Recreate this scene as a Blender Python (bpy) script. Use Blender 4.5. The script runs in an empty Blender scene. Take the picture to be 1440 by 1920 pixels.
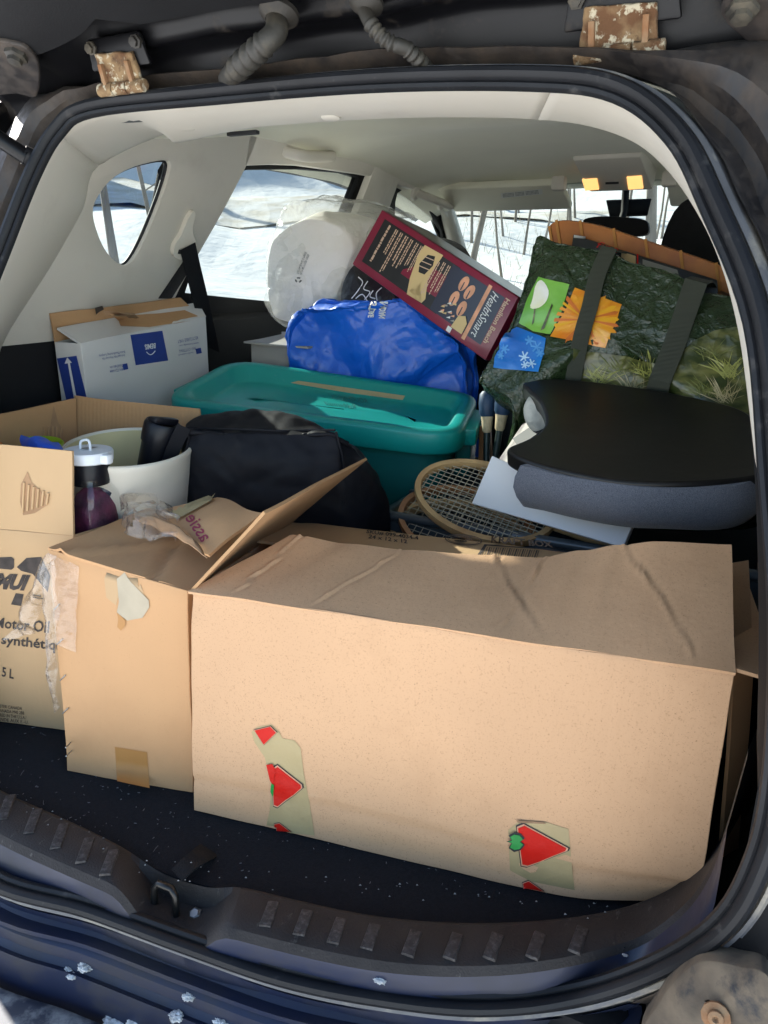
import bpy, bmesh, math, random
from mathutils import Vector, Matrix, noise
random.seed(7)
SC = bpy.context.scene
COL = SC.collection
R = math.radians

# ---------------------------------------------------------------- camera
CAM = Vector((.49, -.456, .663)); PSI, PIT, ROL, FPX = .461, .285, .023, 1422.3
FW = Vector((-math.sin(PSI)*math.cos(PIT), math.cos(PSI)*math.cos(PIT), -math.sin(PIT)))
_r0 = Vector((math.cos(PSI), math.sin(PSI), 0)); _u0 = _r0.cross(FW)
RT = _r0*math.cos(ROL) + _u0*math.sin(ROL); UP = RT.cross(FW)
cd = bpy.data.cameras.new('camera'); cam = bpy.data.objects.new('camera', cd); COL.objects.link(cam)
m = Matrix((RT, UP, -FW)).transposed().to_4x4(); m.translation = CAM; cam.matrix_world = m
cd.sensor_fit = 'VERTICAL'; cd.sensor_height = 36; cd.sensor_width = 27; cd.lens = 36*FPX/1920
cd.clip_start = .02; cd.clip_end = 600
SC.camera = cam
# ---------------------------------------------------------------- world, sun, exposure
SUN_AZ, SUN_EL = R(74), R(28.5)          # azimuth measured from car-forward (+Y) towards the left (-X)
W = bpy.data.worlds.new('World'); SC.world = W; W.use_nodes = True
nt = W.node_tree; bg = nt.nodes['Background']
sky = nt.nodes.new('ShaderNodeTexSky'); sky.sky_type = 'NISHITA'; sky.sun_disc = False
sky.sun_elevation = SUN_EL; sky.sun_rotation = -SUN_AZ; sky.altitude = 200; sky.dust_density = .6
nt.links.new(sky.outputs[0], bg.inputs[0]); bg.inputs[1].default_value = .10
sd = bpy.data.lights.new('sun', 'SUN'); sd.energy = 5; sd.angle = R(.53); sd.color = (1, .95, .87)
sun = bpy.data.objects.new('sun', sd); COL.objects.link(sun)
SD = Vector((-math.sin(SUN_AZ)*math.cos(SUN_EL), math.cos(SUN_AZ)*math.cos(SUN_EL), math.sin(SUN_EL)))
sun.rotation_euler = (-SD).to_track_quat('-Z', 'Y').to_euler(); sun.location = SD*20
SC.view_settings.view_transform = 'Standard'; SC.view_settings.look = 'None'
SC.view_settings.gamma = 1; SC.view_settings.use_curve_mapping = False
SC.view_settings.exposure = 2.1
SC.render.engine = 'CYCLES'
SC.cycles.max_bounces = 10; SC.cycles.diffuse_bounces = 5; SC.cycles.transparent_max_bounces = 24
SC.cycles.transmission_bounces = 8

# ---------------------------------------------------------------- survey helpers: sight lines met with a chosen plane of the car
def P(px, py, x=None, y=None, z=None, n=None, k=0, d=None):
    v = FW + (px-720)/FPX*RT + (960-py)/FPX*UP
    if d is not None: t = d
    elif n is not None: n = Vector(n); t = (k-n.dot(CAM))/n.dot(v)
    elif x is not None: t = (x-CAM.x)/v.x
    elif y is not None: t = (y-CAM.y)/v.y
    else: t = (z-CAM.z)/v.z
    return CAM + t*v
class Plane:
    def __init__(s, a, b, c):
        s.a = Vector(a); s.n = (Vector(b)-s.a).cross(Vector(c)-s.a).normalized()
        if s.n.dot(CAM-s.a) < 0: s.n = -s.n
    def P(s, px, py, off=.0):
        return P(px, py, n=s.n, k=s.n.dot(s.a)+off)
V = Vector
def lerp(a, b, t): return a+(b-a)*t
def crom(pts, n=8, closed=False):
    pts = [V(p) for p in pts]; out = []; N = len(pts)
    for i in range(N if closed else N-1):
        if closed: p0, p1, p2, p3 = pts[i-1], pts[i], pts[(i+1) % N], pts[(i+2) % N]
        else: p0, p1, p2, p3 = pts[max(i-1, 0)], pts[i], pts[i+1], pts[min(i+2, N-1)]
        for j in range(n):
            t = j/n
            out.append(.5*((2*p1)+(p2-p0)*t+(2*p0-5*p1+4*p2-p3)*t*t+(3*p1-p0-3*p2+p3)*t**3))
    if not closed: out.append(pts[-1])
    return out
def vnoise(p, f, seed=0): return noise.noise_vector(V(p)*f+V((seed*7.3, seed*3.1, seed*1.7)))

# ---------------------------------------------------------------- materials
MATS = {}
def mat(name, col, rough=.6, metal=0, var=0, vscale=8, bump=0, bscale=60, col2=None, spec=.5, coat=0, bdist=.002,
        trans=0, alpha=1, sheen=0, detail=4, stretch=None, emit=None, lo=.35, hi=.65, ior=None, sss=0):
    mt = bpy.data.materials.new(name); mt.use_nodes = True; n = mt.node_tree; b = n.nodes['Principled BSDF']
    b.inputs['Roughness'].default_value = rough; b.inputs['Metallic'].default_value = metal
    b.inputs['Specular IOR Level'].default_value = spec; b.inputs['Coat Weight'].default_value = coat
    b.inputs['Coat Roughness'].default_value = .12
    b.inputs['Transmission Weight'].default_value = trans; b.inputs['Alpha'].default_value = alpha
    b.inputs['Sheen Weight'].default_value = sheen
    if ior: b.inputs['IOR'].default_value = ior
    if sss:
        b.inputs['Subsurface Weight'].default_value = sss; b.inputs['Subsurface Radius'].default_value = (.02, .02, .02)
    c4 = (*col, 1); b.inputs['Base Color'].default_value = c4
    tc = n.nodes.new('ShaderNodeTexCoord'); src = tc.outputs['Object']
    if stretch:
        mp = n.nodes.new('ShaderNodeMapping'); mp.inputs['Scale'].default_value = stretch
        n.links.new(src, mp.inputs[0]); src = mp.outputs[0]
    if var or col2:
        nz = n.nodes.new('ShaderNodeTexNoise'); nz.inputs['Scale'].default_value = vscale; nz.inputs['Detail'].default_value = detail
        n.links.new(src, nz.inputs['Vector'])
        rp = n.nodes.new('ShaderNodeValToRGB'); n.links.new(nz.outputs[0], rp.inputs[0])
        rp.color_ramp.elements[0].position = lo; rp.color_ramp.elements[1].position = hi
        if col2: a, c = col, col2
        else: a = tuple(x*(1-var) for x in col); c = tuple(min(1, x*(1+var)) for x in col)
        rp.color_ramp.elements[0].color = (*a, 1); rp.color_ramp.elements[1].color = (*c, 1)
        n.links.new(rp.outputs[0], b.inputs['Base Color'])
    if bump:
        nb = n.nodes.new('ShaderNodeTexNoise'); nb.inputs['Scale'].default_value = bscale; nb.inputs['Detail'].default_value = 5
        n.links.new(src, nb.inputs['Vector'])
        bp = n.nodes.new('ShaderNodeBump'); bp.inputs['Strength'].default_value = bump; bp.inputs['Distance'].default_value = bdist
        n.links.new(nb.outputs[0], bp.inputs['Height']); n.links.new(bp.outputs[0], b.inputs['Normal'])
    if emit:
        b.inputs['Emission Color'].default_value = (*emit[0], 1); b.inputs['Emission Strength'].default_value = emit[1]
    MATS[name] = mt; return mt
def layer(mt, col, scale, lo, hi, rough=None, detail=6, stretch=None, seed=0):
    """a second, sparse layer (dirt, salt, rust) over the base colour"""
    n = mt.node_tree; b = n.nodes['Principled BSDF']; inp = b.inputs['Base Color']
    tc = n.nodes.new('ShaderNodeTexCoord'); mp = n.nodes.new('ShaderNodeMapping')
    mp.inputs['Location'].default_value = (seed, seed*2, seed*3)
    if stretch: mp.inputs['Scale'].default_value = stretch
    n.links.new(tc.outputs['Object'], mp.inputs[0])
    nz = n.nodes.new('ShaderNodeTexNoise'); nz.inputs['Scale'].default_value = scale; nz.inputs['Detail'].default_value = detail
    nz.inputs['Roughness'].default_value = .65
    n.links.new(mp.outputs[0], nz.inputs['Vector'])
    mr = n.nodes.new('ShaderNodeMapRange'); mr.inputs[1].default_value = lo; mr.inputs[2].default_value = hi
    n.links.new(nz.outputs[0], mr.inputs[0])
    mx = n.nodes.new('ShaderNodeMix'); mx.data_type = 'RGBA'
    n.links.new(mr.outputs[0], mx.inputs[0])
    if inp.is_linked:
        s = inp.links[0].from_socket; n.links.new(s, mx.inputs[6])
    else: mx.inputs[6].default_value = inp.default_value
    mx.inputs[7].default_value = (*col, 1); n.links.new(mx.outputs[2], inp)
    if rough is not None:
        rr = n.nodes.new('ShaderNodeMix'); rr.data_type = 'FLOAT'; n.links.new(mr.outputs[0], rr.inputs[0])
        ri = b.inputs['Roughness']
        if ri.is_linked: n.links.new(ri.links[0].from_socket, rr.inputs[2])
        else: rr.inputs[2].default_value = ri.default_value
        rr.inputs[3].default_value = rough; n.links.new(rr.outputs[0], ri)
    return mt
def wave_bump(mt, scale, strength, dirn='X', dist=.002, stretch=None):
    n = mt.node_tree; b = n.nodes['Principled BSDF']; tc = n.nodes.new('ShaderNodeTexCoord')
    w = n.nodes.new('ShaderNodeTexWave'); w.bands_direction = dirn; w.inputs['Scale'].default_value = scale; w.inputs['Distortion'].default_value = .4
    n.links.new(tc.outputs['Object'], w.inputs['Vector'])
    bp = n.nodes.new('ShaderNodeBump'); bp.inputs['Strength'].default_value = strength; bp.inputs['Distance'].default_value = dist
    n.links.new(w.outputs[1], bp.inputs['Height'])
    if b.inputs['Normal'].is_linked: n.links.new(b.inputs['Normal'].links[0].from_socket, bp.inputs['Normal'])
    n.links.new(bp.outputs[0], b.inputs['Normal']); return mt
def crinkle(mt, scale, strength, dist=.006):
    """fold facets: distance-to-edge voronoi + noise"""
    n = mt.node_tree; b = n.nodes['Principled BSDF']; tc = n.nodes.new('ShaderNodeTexCoord')
    nz = n.nodes.new('ShaderNodeTexNoise'); nz.inputs['Scale'].default_value = scale*.6; nz.inputs['Detail'].default_value = 3
    n.links.new(tc.outputs['Object'], nz.inputs['Vector'])
    ma = n.nodes.new('ShaderNodeVectorMath'); ma.operation = 'MULTIPLY_ADD'; ma.inputs[1].default_value = (.12,)*3
    n.links.new(nz.outputs[1], ma.inputs[0]); n.links.new(tc.outputs['Object'], ma.inputs[2])
    vo = n.nodes.new('ShaderNodeTexVoronoi'); vo.feature = 'F1'; vo.inputs['Scale'].default_value = scale
    n.links.new(ma.outputs[0], vo.inputs['Vector'])
    bp = n.nodes.new('ShaderNodeBump'); bp.inputs['Strength'].default_value = strength; bp.inputs['Distance'].default_value = dist
    n.links.new(vo.outputs[0], bp.inputs['Height'])
    if b.inputs['Normal'].is_linked: n.links.new(b.inputs['Normal'].links[0].from_socket, bp.inputs['Normal'])
    n.links.new(bp.outputs[0], b.inputs['Normal']); return mt
def streaks(mt, stretch, strength, dist=.001, scale=1):
    """fine directional relief: flutes showing through liner paper, brushed scuffs"""
    n = mt.node_tree; b = n.nodes['Principled BSDF']; tc = n.nodes.new('ShaderNodeTexCoord'); mp = n.nodes.new('ShaderNodeMapping'); mp.inputs['Scale'].default_value = stretch
    n.links.new(tc.outputs['Object'], mp.inputs[0]); nz = n.nodes.new('ShaderNodeTexNoise'); nz.inputs['Scale'].default_value = scale; nz.inputs['Detail'].default_value = 3
    n.links.new(mp.outputs[0], nz.inputs['Vector']); bp = n.nodes.new('ShaderNodeBump'); bp.inputs['Strength'].default_value = strength; bp.inputs['Distance'].default_value = dist
    n.links.new(nz.outputs[0], bp.inputs['Height'])
    if b.inputs['Normal'].is_linked: n.links.new(b.inputs['Normal'].links[0].from_socket, bp.inputs['Normal'])
    n.links.new(bp.outputs[0], b.inputs['Normal']); return mt
def clear_mat(name, tint, refl=.9, rough=.05, haze=0, bump=0, bscale=40):
    """thin clear sheet (glass pane, plastic film): tinted see-through plus fresnel reflection, optional milky share"""
    mt = bpy.data.materials.new(name); mt.use_nodes = True; n = mt.node_tree; n.nodes.remove(n.nodes['Principled BSDF'])
    out = n.nodes['Material Output']; tr = n.nodes.new('ShaderNodeBsdfTransparent'); tr.inputs[0].default_value = (*tint, 1)
    gl = n.nodes.new('ShaderNodeBsdfGlossy'); gl.inputs['Roughness'].default_value = rough; gl.inputs[0].default_value = (refl,)*3+(1,)
    fr = n.nodes.new('ShaderNodeLayerWeight')          # grazing-angle reflection, alike from both sides of the sheet
    pw = n.nodes.new('ShaderNodeMath'); pw.operation = 'POWER'; pw.inputs[1].default_value = 4; n.links.new(fr.outputs['Facing'], pw.inputs[0])
    ma = n.nodes.new('ShaderNodeMath'); ma.operation = 'MULTIPLY_ADD'; ma.inputs[1].default_value = .8; ma.inputs[2].default_value = .04; n.links.new(pw.outputs[0], ma.inputs[0])
    mx = n.nodes.new('ShaderNodeMixShader'); n.links.new(ma.outputs[0], mx.inputs[0])
    s = tr.outputs[0]
    if haze:
        df = n.nodes.new('ShaderNodeBsdfTranslucent'); df.inputs[0].default_value = (.9, .9, .9, 1)
        d2 = n.nodes.new('ShaderNodeBsdfDiffuse'); d2.inputs[0].default_value = (.85, .85, .85, 1)
        m0 = n.nodes.new('ShaderNodeMixShader'); n.links.new(df.outputs[0], m0.inputs[1]); n.links.new(d2.outputs[0], m0.inputs[2])
        m2 = n.nodes.new('ShaderNodeMixShader'); m2.inputs[0].default_value = haze
        n.links.new(s, m2.inputs[1]); n.links.new(m0.outputs[0], m2.inputs[2]); s = m2.outputs[0]
    n.links.new(s, mx.inputs[1]); n.links.new(gl.outputs[0], mx.inputs[2]); n.links.new(mx.outputs[0], out.inputs[0])
    if bump:
        tc = n.nodes.new('ShaderNodeTexCoord'); nb = n.nodes.new('ShaderNodeTexNoise'); nb.inputs['Scale'].default_value = bscale
        nb.inputs['Detail'].default_value = 4
        n.links.new(tc.outputs['Object'], nb.inputs['Vector'])
        bp = n.nodes.new('ShaderNodeBump'); bp.inputs['Strength'].default_value = bump; bp.inputs['Distance'].default_value = .01
        n.links.new(nb.outputs[0], bp.inputs['Height']); n.links.new(bp.outputs[0], gl.inputs['Normal']); n.links.new(bp.outputs[0], fr.inputs['Normal'])
    MATS[name] = mt; return mt

# ---------------------------------------------------------------- mesh helpers
def link(name, me, material, parent=None):
    o = bpy.data.objects.new(name, me); COL.objects.link(o)
    if material is not None and hasattr(me, 'materials') and len(me.materials) == 0:
        me.materials.append(MATS[material] if isinstance(material, str) else material)
    if parent is not None: o.parent = parent
    return o
def raw(name, verts, faces, material, parent=None, smooth=True, sharp=40):
    me = bpy.data.meshes.new(name); me.from_pydata([tuple(v) for v in verts], [], faces); me.update()
    bm = bmesh.new(); bm.from_mesh(me); bmesh.ops.recalc_face_normals(bm, faces=bm.faces)
    finish(bm, me, smooth, sharp)
    return link(name, me, material, parent)
def finish(bm, me, smooth=True, sharp=40):
    for f in bm.faces: f.smooth = smooth
    if smooth:
        for e in bm.edges:
            if len(e.link_faces) == 2 and e.calc_face_angle(0) > R(sharp): e.smooth = False
    bm.to_mesh(me); bm.free()
def thing(name, label, cat, loc=(0, 0, 0), group=None):
    o = bpy.data.objects.new(name, None); COL.objects.link(o); o.empty_display_size = .05
    o['label'] = label; o['category'] = cat
    if group: o['group'] = group
    o.location = loc
    return o
def tag(o, label, cat, group=None):
    o['label'] = label; o['category'] = cat
    if group: o['group'] = group
    return o
def fixbase(t):
    """move an empty to its children's base without moving them"""
    bpy.context.view_layer.update()
    pts = [c.matrix_world @ V(b) for c in t.children for b in c.bound_box]
    if not pts: return
    b = V(((min(p.x for p in pts)+max(p.x for p in pts))/2, (min(p.y for p in pts)+max(p.y for p in pts))/2, min(p.z for p in pts)))
    d = b-t.location; t.location = b
    for c in t.children: c.location -= d
def slab(name, quad, th, material, parent=None, nu=8, nv=8, amp=0, freq=8, seed=0, bow=0, fn=None, smooth=True, sharp=40, both=False):
    """thick bent sheet over a quad (BL, BR, TR, TL as seen from its outer side); fn(u,v)->offset along the outer normal"""
    BL, BR, TR, TL = [V(q) for q in quad]; n = ((BR-BL).cross(TL-BL)+(TR-BR).cross(TL-TR)*0).normalized()
    top, bot = [], []
    for j in range(nv+1):
        for i in range(nu+1):
            u, v = i/nu, j/nv
            p = (1-v)*((1-u)*BL+u*BR)+v*((1-u)*TL+u*TR)
            o = bow*16*u*(1-u)*v*(1-v)
            if fn: o += fn(u, v)
            if amp: p = p+vnoise(p, freq, seed)*amp
            top.append(p+n*o); bot.append(p+n*(o-th))
    N = (nu+1)*(nv+1); f = []
    for j in range(nv):
        for i in range(nu):
            a = j*(nu+1)+i; q = (a, a+1, a+nu+2, a+nu+1); f.append(q); f.append(tuple(N+x for x in reversed(q)))
    W1 = nu+1
    ring = [i for i in range(nu)]+[j*W1+nu for j in range(nv)]+[nv*W1+nu-i for i in range(nu)]+[(nv-j)*W1 for j in range(nv)]
    for a, b in zip(ring, ring[1:]+ring[:1]): f.append((a, a+N, b+N, b))
    return raw(name, top+bot, f, material, parent, smooth, sharp)
def grid(name, rows, material, parent=None, closed_u=False, th=0, smooth=True, sharp=50, caps=False, closed_v=False):
    """surface through rows of points; th thickens it by a solidify modifier"""
    nv, nu = len(rows), len(rows[0]); vs = [p for r_ in rows for p in r_]; f = []
    for j in range(nv if closed_v else nv-1):
        for i in range(nu if closed_u else nu-1):
            i2 = (i+1) % nu; j2 = (j+1) % nv; f.append((j*nu+i, j*nu+i2, j2*nu+i2, j2*nu+i))
    if caps: f.append(tuple(range(nu))); f.append(tuple(reversed([(nv-1)*nu+i for i in range(nu)])))
    o = raw(name, vs, f, material, parent, smooth, sharp)
    if th:
        s = o.modifiers.new('s', 'SOLIDIFY'); s.thickness = th; s.offset = 0
    return o
def tube(name, pts, rad, material, parent=None, seg=10, caps=True, closed=False, squash=None, smooth=True):
    """round (or squashed = (axis vector, factor)) tube; rad is a number or list"""
    pts = [V(p) for p in pts]; n = len(pts); rows = []; up = None
    for i, p in enumerate(pts):
        if closed: t = (pts[(i+1) % n]-pts[i-1]).normalized()
        else: t = (pts[min(i+1, n-1)]-pts[max(i-1, 0)]).normalized()
        if up is None:
            up = V((0, 0, 1)) if abs(t.z) < .9 else V((1, 0, 0))
        a = t.cross(up).normalized(); b = a.cross(t).normalized(); up = b
        r_ = rad[i] if isinstance(rad, (list, tuple)) else rad
        rows.append([p+(a*math.cos(2*math.pi*k/seg)+b*math.sin(2*math.pi*k/seg))*r_ for k in range(seg)])
    return grid(name, rows, material, parent, closed_u=True, caps=caps and not closed, closed_v=closed, smooth=smooth, sharp=60)
def strap(name, pts, width, th, wdir, material, parent=None):
    """flat band along pts; wdir = width direction (vector or list)"""
    rows = []; n = len(pts)
    for i, p in enumerate(pts):
        p = V(p); w = V(wdir[i] if isinstance(wdir, list) else wdir)
        t = (V(pts[min(i+1, n-1)])-V(pts[max(i-1, 0)])).normalized(); w = (w-t*w.dot(t)).normalized(); nn = t.cross(w)
        rows.append([p+w*width/2+nn*th/2, p-w*width/2+nn*th/2, p-w*width/2-nn*th/2, p+w*width/2-nn*th/2])
    return grid(name, rows, material, parent, closed_u=True, caps=True, sharp=30)
def lathe(name, prof, origin, axis, material, parent=None, seg=32, xdir=None, sx=1, sy=1, smooth=True, sharp=35, thick=0):
    """profile of (radius, height) about an axis"""
    ax = V(axis).normalized(); a = V(xdir) if xdir else (V((1, 0, 0)) if abs(ax.x) < .8 else V((0, 1, 0)))
    a = (a-ax*a.dot(ax)).normalized(); b = ax.cross(a); o = V(origin)
    rows = [[o+ax*h+(a*math.cos(2*math.pi*k/seg)*sx+b*math.sin(2*math.pi*k/seg)*sy)*r_ for k in range(seg)] for r_, h in prof]
    ob = grid(name, rows, material, parent, closed_u=True, smooth=smooth, sharp=sharp, caps=True)
    return ob
def bevel(o, w=.002, seg=2, ang=35):
    b = o.modifiers.new('b', 'BEVEL'); b.width = w; b.segments = seg; b.limit_method = 'ANGLE'; b.angle_limit = R(ang); b.harden_normals = False
    return o
def hexa(name, c, material, parent=None, bev=.003, sub=0, amp=0, freq=8, seed=0, smooth=True):
    """closed six-sided body from 8 corners: bottom a,b,c,d then top a,b,c,d"""
    bm = bmesh.new(); vs = [bm.verts.new(V(p)) for p in c]
    for q in ((3, 2, 1, 0), (4, 5, 6, 7), (0, 1, 5, 4), (1, 2, 6, 5), (2, 3, 7, 6), (3, 0, 4, 7)): bm.faces.new([vs[i] for i in q])
    bmesh.ops.recalc_face_normals(bm, faces=bm.faces)
    if bev: bmesh.ops.bevel(bm, geom=list(bm.edges), offset=bev, segments=2, affect='EDGES', profile=.5)
    if sub:
        bmesh.ops.subdivide_edges(bm, edges=list(bm.edges), cuts=sub, use_grid_fill=True)
    if amp:
        for v in bm.verts: v.co += vnoise(v.co, freq, seed)*amp
    me = bpy.data.meshes.new(name); finish(bm, me, smooth, 30)
    return link(name, me, material, parent)
def boxat(name, lo, hi, material, parent=None, bev=.003, mtx=None, **k):
    x0, y0, z0 = lo; x1, y1, z1 = hi
    c = [V(p) for p in ((x0, y0, z0), (x1, y0, z0), (x1, y1, z0), (x0, y1, z0), (x0, y0, z1), (x1, y0, z1), (x1, y1, z1), (x0, y1, z1))]
    if mtx is not None: c = [mtx @ p for p in c]
    return hexa(name, c, material, parent, bev, **k)
def carton(name, c, material, parent, th=.004, cuts=10, amp=.0012, freq=9, seed=1, bev=.0022, post=None):
    """open-topped cardboard body: 4 walls + bottom as one bent sheet, thickness inward"""
    bm = bmesh.new(); vs = [bm.verts.new(V(p)) for p in c]
    for q in ((3, 2, 1, 0), (0, 1, 5, 4), (1, 2, 6, 5), (2, 3, 7, 6), (3, 0, 4, 7)): bm.faces.new([vs[i] for i in q])
    bmesh.ops.recalc_face_normals(bm, faces=bm.faces)
    fc = V((0, 0, 0))
    for p in c: fc += V(p)/8
    f0 = bm.faces[:][0] if False else None
    bmesh.ops.subdivide_edges(bm, edges=list(bm.edges), cuts=cuts, use_grid_fill=True)
    # make sure normals point away from the middle
    s = sum(1 if f.normal.dot(f.calc_center_median()-fc) > 0 else -1 for f in bm.faces)
    if s < 0: bmesh.ops.reverse_faces(bm, faces=list(bm.faces))
    for v in bm.verts: v.co += vnoise(v.co, freq, seed)*amp+vnoise(v.co, freq*3, seed+3)*amp*.35
    if post:
        for v in bm.verts: v.co = post(v.co)
    me = bpy.data.meshes.new(name); finish(bm, me, True, 40)
    o = link(name, me, material, parent)
    sm = o.modifiers.new('s', 'SOLIDIFY'); sm.thickness = th; sm.offset = -1
    if bev: bevel(o, bev, 2, 50)
    return o
def poly(name, pts, material, parent=None, th=0):
    """flat polygon (print, label); th gives it a little body"""
    bm = bmesh.new(); vs = [bm.verts.new(V(p)) for p in pts]; f = bm.faces.new(vs)
    f.normal_update()
    if f.normal.dot(CAM-V(pts[0])) < 0: f.normal_flip()
    bmesh.ops.triangulate(bm, faces=[f])
    me = bpy.data.meshes.new(name); bm.to_mesh(me); bm.free()
    o = link(name, me, material, parent)
    if th: s = o.modifiers.new('s', 'SOLIDIFY'); s.thickness = th; s.offset = -1
    return o
def smoothpoly(pts, n=6): return crom(pts, n, True)
_fonts = {}
def text(s, quad, material, parent=None, name='lettering', shear=0, bold=0, serif=False):
    """words stretched over a quad (BL, BR, TR, TL in reading direction)"""
    cu = bpy.data.curves.new('t', 'FONT'); cu.body = s; cu.resolution_u = 2; cu.shear = shear; cu.offset = bold; cu.space_line = .9
    ob = bpy.data.objects.new('t', cu); COL.objects.link(ob); bpy.context.view_layer.update()
    me = bpy.data.meshes.new_from_object(ob.evaluated_get(bpy.context.evaluated_depsgraph_get()))
    bpy.data.objects.remove(ob); bpy.data.curves.remove(cu)
    xs = [v.co.x for v in me.vertices]; ys = [v.co.y for v in me.vertices]
    if not xs: return None
    x0, x1, y0, y1 = min(xs), max(xs), min(ys), max(ys); BL, BR, TR, TL = [V(q) for q in quad]
    for v in me.vertices:
        u = (v.co.x-x0)/(x1-x0 or 1); w = (v.co.y-y0)/(y1-y0 or 1)
        v.co = (1-w)*((1-u)*BL+u*BR)+w*((1-u)*TL+u*TR)
    me.materials.clear(); me.name = name
    return link(name, me, material, parent)
def plate(name, outer, holes, th, material, parent=None, mapf=None, bev=0):
    """flat plate with holes drawn in 2D then mapped into place by mapf(a, b, depth)"""
    cu = bpy.data.curves.new('p', 'CURVE'); cu.dimensions = '2D'; cu.fill_mode = 'BOTH'; cu.extrude = th/2; cu.bevel_depth = bev; cu.bevel_resolution = 1
    for loop in [outer]+list(holes):
        sp = cu.splines.new('POLY'); sp.points.add(len(loop)-1); sp.use_cyclic_u = True
        for q, p in zip(sp.points, loop): q.co = (p[0], p[1], 0, 1)
    ob = bpy.data.objects.new('p', cu); COL.objects.link(ob); bpy.context.view_layer.update()
    me = bpy.data.meshes.new_from_object(ob.evaluated_get(bpy.context.evaluated_depsgraph_get()))
    bpy.data.objects.remove(ob); bpy.data.curves.remove(cu)
    if mapf:
        for v in me.vertices: v.co = mapf(v.co.x, v.co.y, v.co.z)
    bm = bmesh.new(); bm.from_mesh(me); bmesh.ops.remove_doubles(bm, verts=bm.verts, dist=1e-5); bmesh.ops.recalc_face_normals(bm, faces=bm.faces)
    me.name = name; finish(bm, me, True, 30); me.materials.clear()
    return link(name, me, material, parent)
def sweep(name, path, prof, material, parent=None, nrm=None, closed=True, pclosed=True, sharp=40, amp=0, freq=30, wf=None):
    """profile of (outward, back) offsets carried along a loop path; nrm = 'back' direction"""
    n = len(path); rows = []; cen = V((0, 0, 0))
    for p in path: cen += p/n
    for i, p in enumerate(path):
        t = (path[(i+1) % n]-path[i-1]).normalized() if closed else (path[min(i+1, n-1)]-path[max(i-1, 0)]).normalized()
        o = t.cross(nrm).normalized()
        if o.dot(p-cen) < 0: o = -o
        b = o.cross(t).normalized()
        if b.dot(nrm) < 0: b = -b
        w_ = wf(p) if wf else 1
        row = [p+o*(a if a < .03 else .03+(a-.03)*w_)+b*c for a, c in prof]
        if amp: row = [q+vnoise(q, freq)*amp for q in row]
        rows.append(row)
    return grid(name, rows, material, parent, closed_u=pclosed, closed_v=closed, sharp=sharp)
# ================================================================ materials
mat('snow', (.87, .86, .835), .75, var=.04, vscale=1.2, bump=.5, bscale=3, bdist=.08)
layer(MATS['snow'], (.62, .58, .48), .5, .56, .75, detail=8)
mat('road_snow', (.62, .56, .46), .8, col2=(.78, .76, .72), vscale=1.5, bump=.4, bscale=6, bdist=.05)
mat('snow_clump', (.85, .84, .82), .8, col2=(.5, .48, .45), vscale=120, bump=1, bscale=350, bdist=.004)
mat('bark', (.17, .145, .12), .9, col2=(.30, .27, .24), vscale=6, bump=.8, bscale=20, bdist=.02, stretch=(1, 1, .2))
mat('dry_grass', (.42, .34, .20), .9, col2=(.30, .24, .15), vscale=3)
mat('cedar', (.45, .24, .12), .8, col2=(.32, .17, .09), vscale=2, stretch=(1, 1, 12))
mat('shingle_grey', (.42, .40, .38), .9, var=.2)
mat('trim', (.66, .615, .53), .55, var=.03, vscale=4, bump=.25, bscale=500, bdist=.0008)
layer(MATS['trim'], (.54, .49, .42), 6, .56, .85, detail=10)
mat('trim_shaded', (.53, .495, .43), .6, var=.03, vscale=4, bump=.25, bscale=500, bdist=.0008)  # same trim, darkened: the quarter panel's shade is put into the colour
layer(MATS['trim_shaded'], (.44, .40, .345), 6, .56, .85, detail=10)
mat('headliner', (.75, .725, .58), .95, var=.04, vscale=5, bump=.3, bscale=700, bdist=.001, sheen=.2)
mat('trim_dark', (.007, .007, .008), .65, spec=.2, var=.15, bump=.3, bscale=400, bdist=.0008)
mat('scuff_plastic', (.026, .022, .021), .55, spec=.25, var=.2, vscale=20, bump=.5, bscale=420, bdist=.0012)
layer(MATS['scuff_plastic'], (.16, .145, .13), 90, .62, .80, stretch=(1, .35, 1), detail=10)
mat('rib', (.040, .035, .034), .6, spec=.3, var=.3, vscale=120, bump=.5, bscale=300)
layer(MATS['rib'], (.13, .12, .115), 200, .5, .8, detail=8)
mat('paint_dark', (.004, .004, .005), .4, spec=.3, var=.2)
layer(MATS['paint_dark'], (.075, .062, .05), 14, .60, .78, rough=.8, detail=10)
mat('blue_paint_and_sky', (.010, .016, .042), .40, coat=.1, spec=.4)
layer(MATS['blue_paint_and_sky'], (.034, .032, .034), 10, .46, .76, rough=.75, detail=12, stretch=(1, 1, 1.8))
mat('gutter', (.014, .013, .014), .45, col2=(.035, .03, .028), vscale=9)
layer(MATS['gutter'], (.115, .080, .052), 10, .44, .74, rough=.9, detail=14, stretch=(1, 1, .5))
layer(MATS['gutter'], (.045, .035, .028), 60, .46, .70, rough=.9, detail=14, seed=9)
layer(MATS['gutter'], (.26, .22, .18), 90, .68, .76, rough=.9, seed=3, detail=10)
mat('gutter_pale', (.07, .055, .04), .85, col2=(.16, .122, .082), vscale=26, detail=12, bump=.6, bscale=80)
layer(MATS['gutter_pale'], (.03, .03, .032), 11, .52, .60, seed=5, detail=10)
mat('rubber', (.012, .0125, .0145), .5, spec=.25, var=.15, vscale=15, bump=.2, bscale=300, bdist=.0006)
layer(MATS['rubber'], (.09, .085, .08), 30, .60, .80, rough=.8, detail=10)
mat('rubber_grey', (.10, .10, .105), .5, var=.2, vscale=20)
layer(MATS['rubber_grey'], (.36, .32, .25), 12, .52, .72, rough=.85)
mat('boot', (.030, .027, .022), .6, var=.2, vscale=20, bump=.2, bscale=200)
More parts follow.
